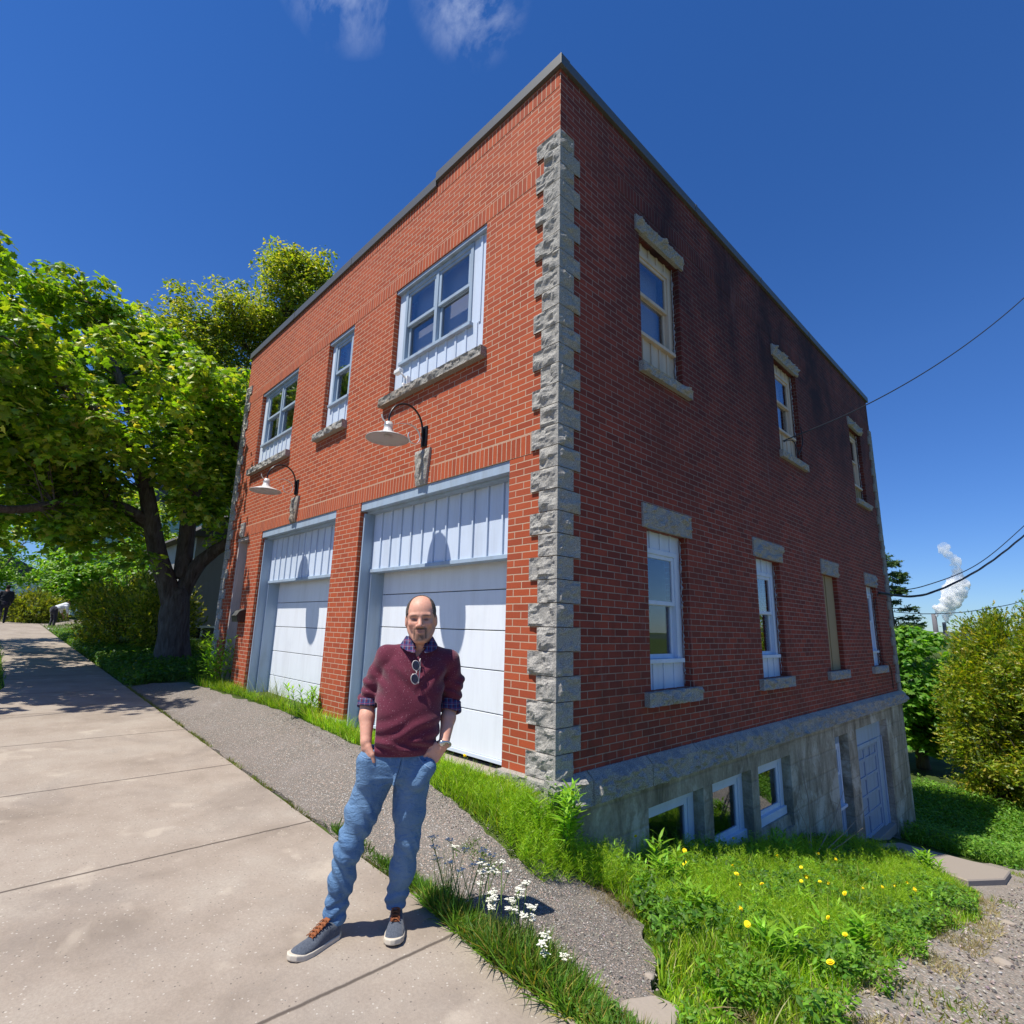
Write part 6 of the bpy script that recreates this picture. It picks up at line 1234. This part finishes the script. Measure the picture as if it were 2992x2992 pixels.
npmesh('roof', [(-52.4, .4, 8.5), (-39.6, .4, 8.5), (-39.6, 10, 8.5), (-52.4, 10, 8.5), (-52.4, 5.2, 12), (-39.6, 5.2, 12)], [(0, 1, 5, 4), (3, 4, 5, 2), (0, 4, 3), (1, 2, 5), (0, 3, 2, 1)], M['shingle'], T)
T = thing('house', (-66, -3, 1.3), 'small pale house at the end of the street behind the walker', 'house'); MB().box(-70, -62, -6, 1.0, 1.0, 4.4).build('wall', M['whitepaint'], T); npmesh('roof', [(-70.3, -6.4, 4.3), (-61.7, -6.4, 4.3), (-61.7, 1.4, 4.3), (-70.3, 1.4, 4.3), (-70.3, -2.5, 6.4), (-61.7, -2.5, 6.4)], [(0, 1, 5, 4), (3, 4, 5, 2), (0, 4, 3), (1, 2, 5), (0, 3, 2, 1)], M['shingle'], T)
# ------------------------------------------------------------------ distance: hills, power station stacks, steam
hm = Mt('wooded_hill'); hc = hm.coord('Object'); hm.col(hm.mix(hm.mr(hm.noise(hc, .05, 6, .7), .35, .65), (.035, .06, .045), (.09, .12, .08))).rough(.95, .1)
def hill(y0, y1, x0, x1, hgt, seed, nm, lab):
    nx, ny = 90, 14; V = []
    for j in range(ny+1):
        for i in range(nx+1):
            a = i/nx; b = j/ny; x = x0+(x1-x0)*a; y = y0+(y1-y0)*b; e = math.sin(b*math.pi*.5)*min(1, 5*a, 5*(1-a)); V.append((x, y, -12+e*(hgt+12+7*noise.fractal(Vector((a*7+seed, b*2, 0)), 1, 2, 4)+1.6*noise.noise(Vector((a*90, b*9, seed))))))
    w = nx+1; F = [(j*w+i, j*w+i+1, (j+1)*w+i+1, (j+1)*w+i) for j in range(ny) for i in range(nx)]; o = npmesh(nm, V, F, hm.m, smooth=True); tag(o, lab, 'hill', kind='structure')
hill(620, 1100, -900, 700, 11, 3, 'hills', 'low wooded ridge on the horizon')
sk_w = simple('stack_white', (.62, .60, .58), .8, .2); sk_d = simple('stack_dark', (.16, .15, .16), .8, .2)
def stack(x, y, z0, z1, r, dark, label):
    T = thing('smokestack', (x, y, z0), label, 'smokestack', 'stacks of the distant power station'); zz = z1-(z1-z0)*dark
    V, F = lathe_geo([(r*1.25, z0), (r*1.05, zz)], (x, y, 0), 20); npmesh('shaft', V, F, sk_w if dark > 0.3 else sk_d, T, smooth=True)
    V, F = lathe_geo([(r*1.05, zz), (r, z1), (r*.8, z1), (r*.8, z1-2)], (x, y, 0), 20); npmesh('top_band', V, F, sk_d, T, smooth=True)
k = 420/1.276; stack(3.1-.189*k, -3.5+1.276*k, -10, 1.2+.045*k, 1.25*1.0, .42, 'widest white smokestack with a dark top'); stack(3.1-.177*k, -3.5+1.287*k, -10, 1.2+.030*k, .95, .1, 'thin grey smokestack under the steam plume'); stack(3.1-.153*k, -3.5+1.314*k, -10, 1.2+.0285*k, .75, .2, 'slim dark smokestack standing apart on the right')
MB().box(3.1-.20*k, 3.1-.14*k, 430, 440, -12, 2.5).build('power_station', sk_w, origin=(3.1-.17*k, 435, -12)); tag(D.objects['power_station'], 'low pale power station building under the stacks', 'building')
# steam: one closed soft body of vapour
up = lambda u, v: np.array([3.1, -3.54, 1.2])+k*np.array([.69614898*(u-1496)/1579.97-.13276463*(v-1496)/1579.97-.7055141, .71744706*(u-1496)/1579.97+.1634637*(v-1496)/1579.97+.67716271, .02542268*(u-1496)/1579.97-.97757515*(v-1496)/1579.97+.20904668])
PUFF = [(2761, 1822, 4), (2763, 1812, 6), (2766, 1798, 11), (2770, 1783, 16), (2762, 1776, 13), (2781, 1768, 18), (2764, 1757, 17), (2785, 1748, 23), (2770, 1738, 18), (2798, 1728, 24), (2778, 1720, 20), (2808, 1709, 21), (2790, 1703, 20), (2799, 1690, 17), (2797, 1674, 13), (2792, 1658, 13), (2793, 1642, 13), (2785, 1630, 11), (2770, 1622, 13), (2758, 1608, 14), (2753, 1596, 13), (2768, 1598, 11), (2737, 1796, 6), (2743, 1785, 10), (2733, 1773, 8), (2748, 1772, 10)]
PW = [(up(u, v), r*k/1579.97*1.0) for u, v, r in PUFF]; pc = np.array([p for p, _ in PW])
def plume(P):
    d = None
    for c, r in PW: e = np.linalg.norm(P-c.astype(np.float32), axis=-1)-r; d = e if d is None else smin(d, e, 1.2)
    return d+.75*np.sin(P[..., 0]*1.1+np.sin(P[..., 2]*.8)*1.5)*np.sin(P[..., 2]*1.2+P[..., 1]*.6)+.4*np.sin(P[..., 0]*2.6+1)*np.sin(P[..., 2]*2.9+P[..., 1])
vm = Mt('steam'); vm.t.nodes.remove(vm.p); pv = vm.n('ShaderNodeVolumePrincipled'); pv.inputs['Color'].default_value = (1, 1, 1, 1); pv.inputs['Anisotropy'].default_value = .2
oc = vm.coord('Object'); zc = vm.sep(oc)[2]; nn = vm.noise(oc, .22, 5, .6); z0_, z1_ = float(pc[:, 2].min()), float(pc[:, 2].max())
dens = vm.math('MULTIPLY', 3.0, vm.math('MULTIPLY', vm.mr(nn, .38, .62), vm.ramp(vm.mr(zc, 0, z1_-z0_), [(0, (1,)*3), (.42, (.8,)*3), (.62, (.4,)*3), (1, (.12,)*3)]))); vm.l(dens, pv.inputs['Density']); vm.l(pv.outputs[0], vm.out.inputs['Volume'])
o = sdfobj('steam_plume', plume, tuple(pc.min(0)-8), tuple(pc.max(0)+8), 1.0, vm.m, None, None, None, True, tuple(pc[0])); tag(o, 'white steam plume drifting up from the thin stack', 'steam', kind='stuff')
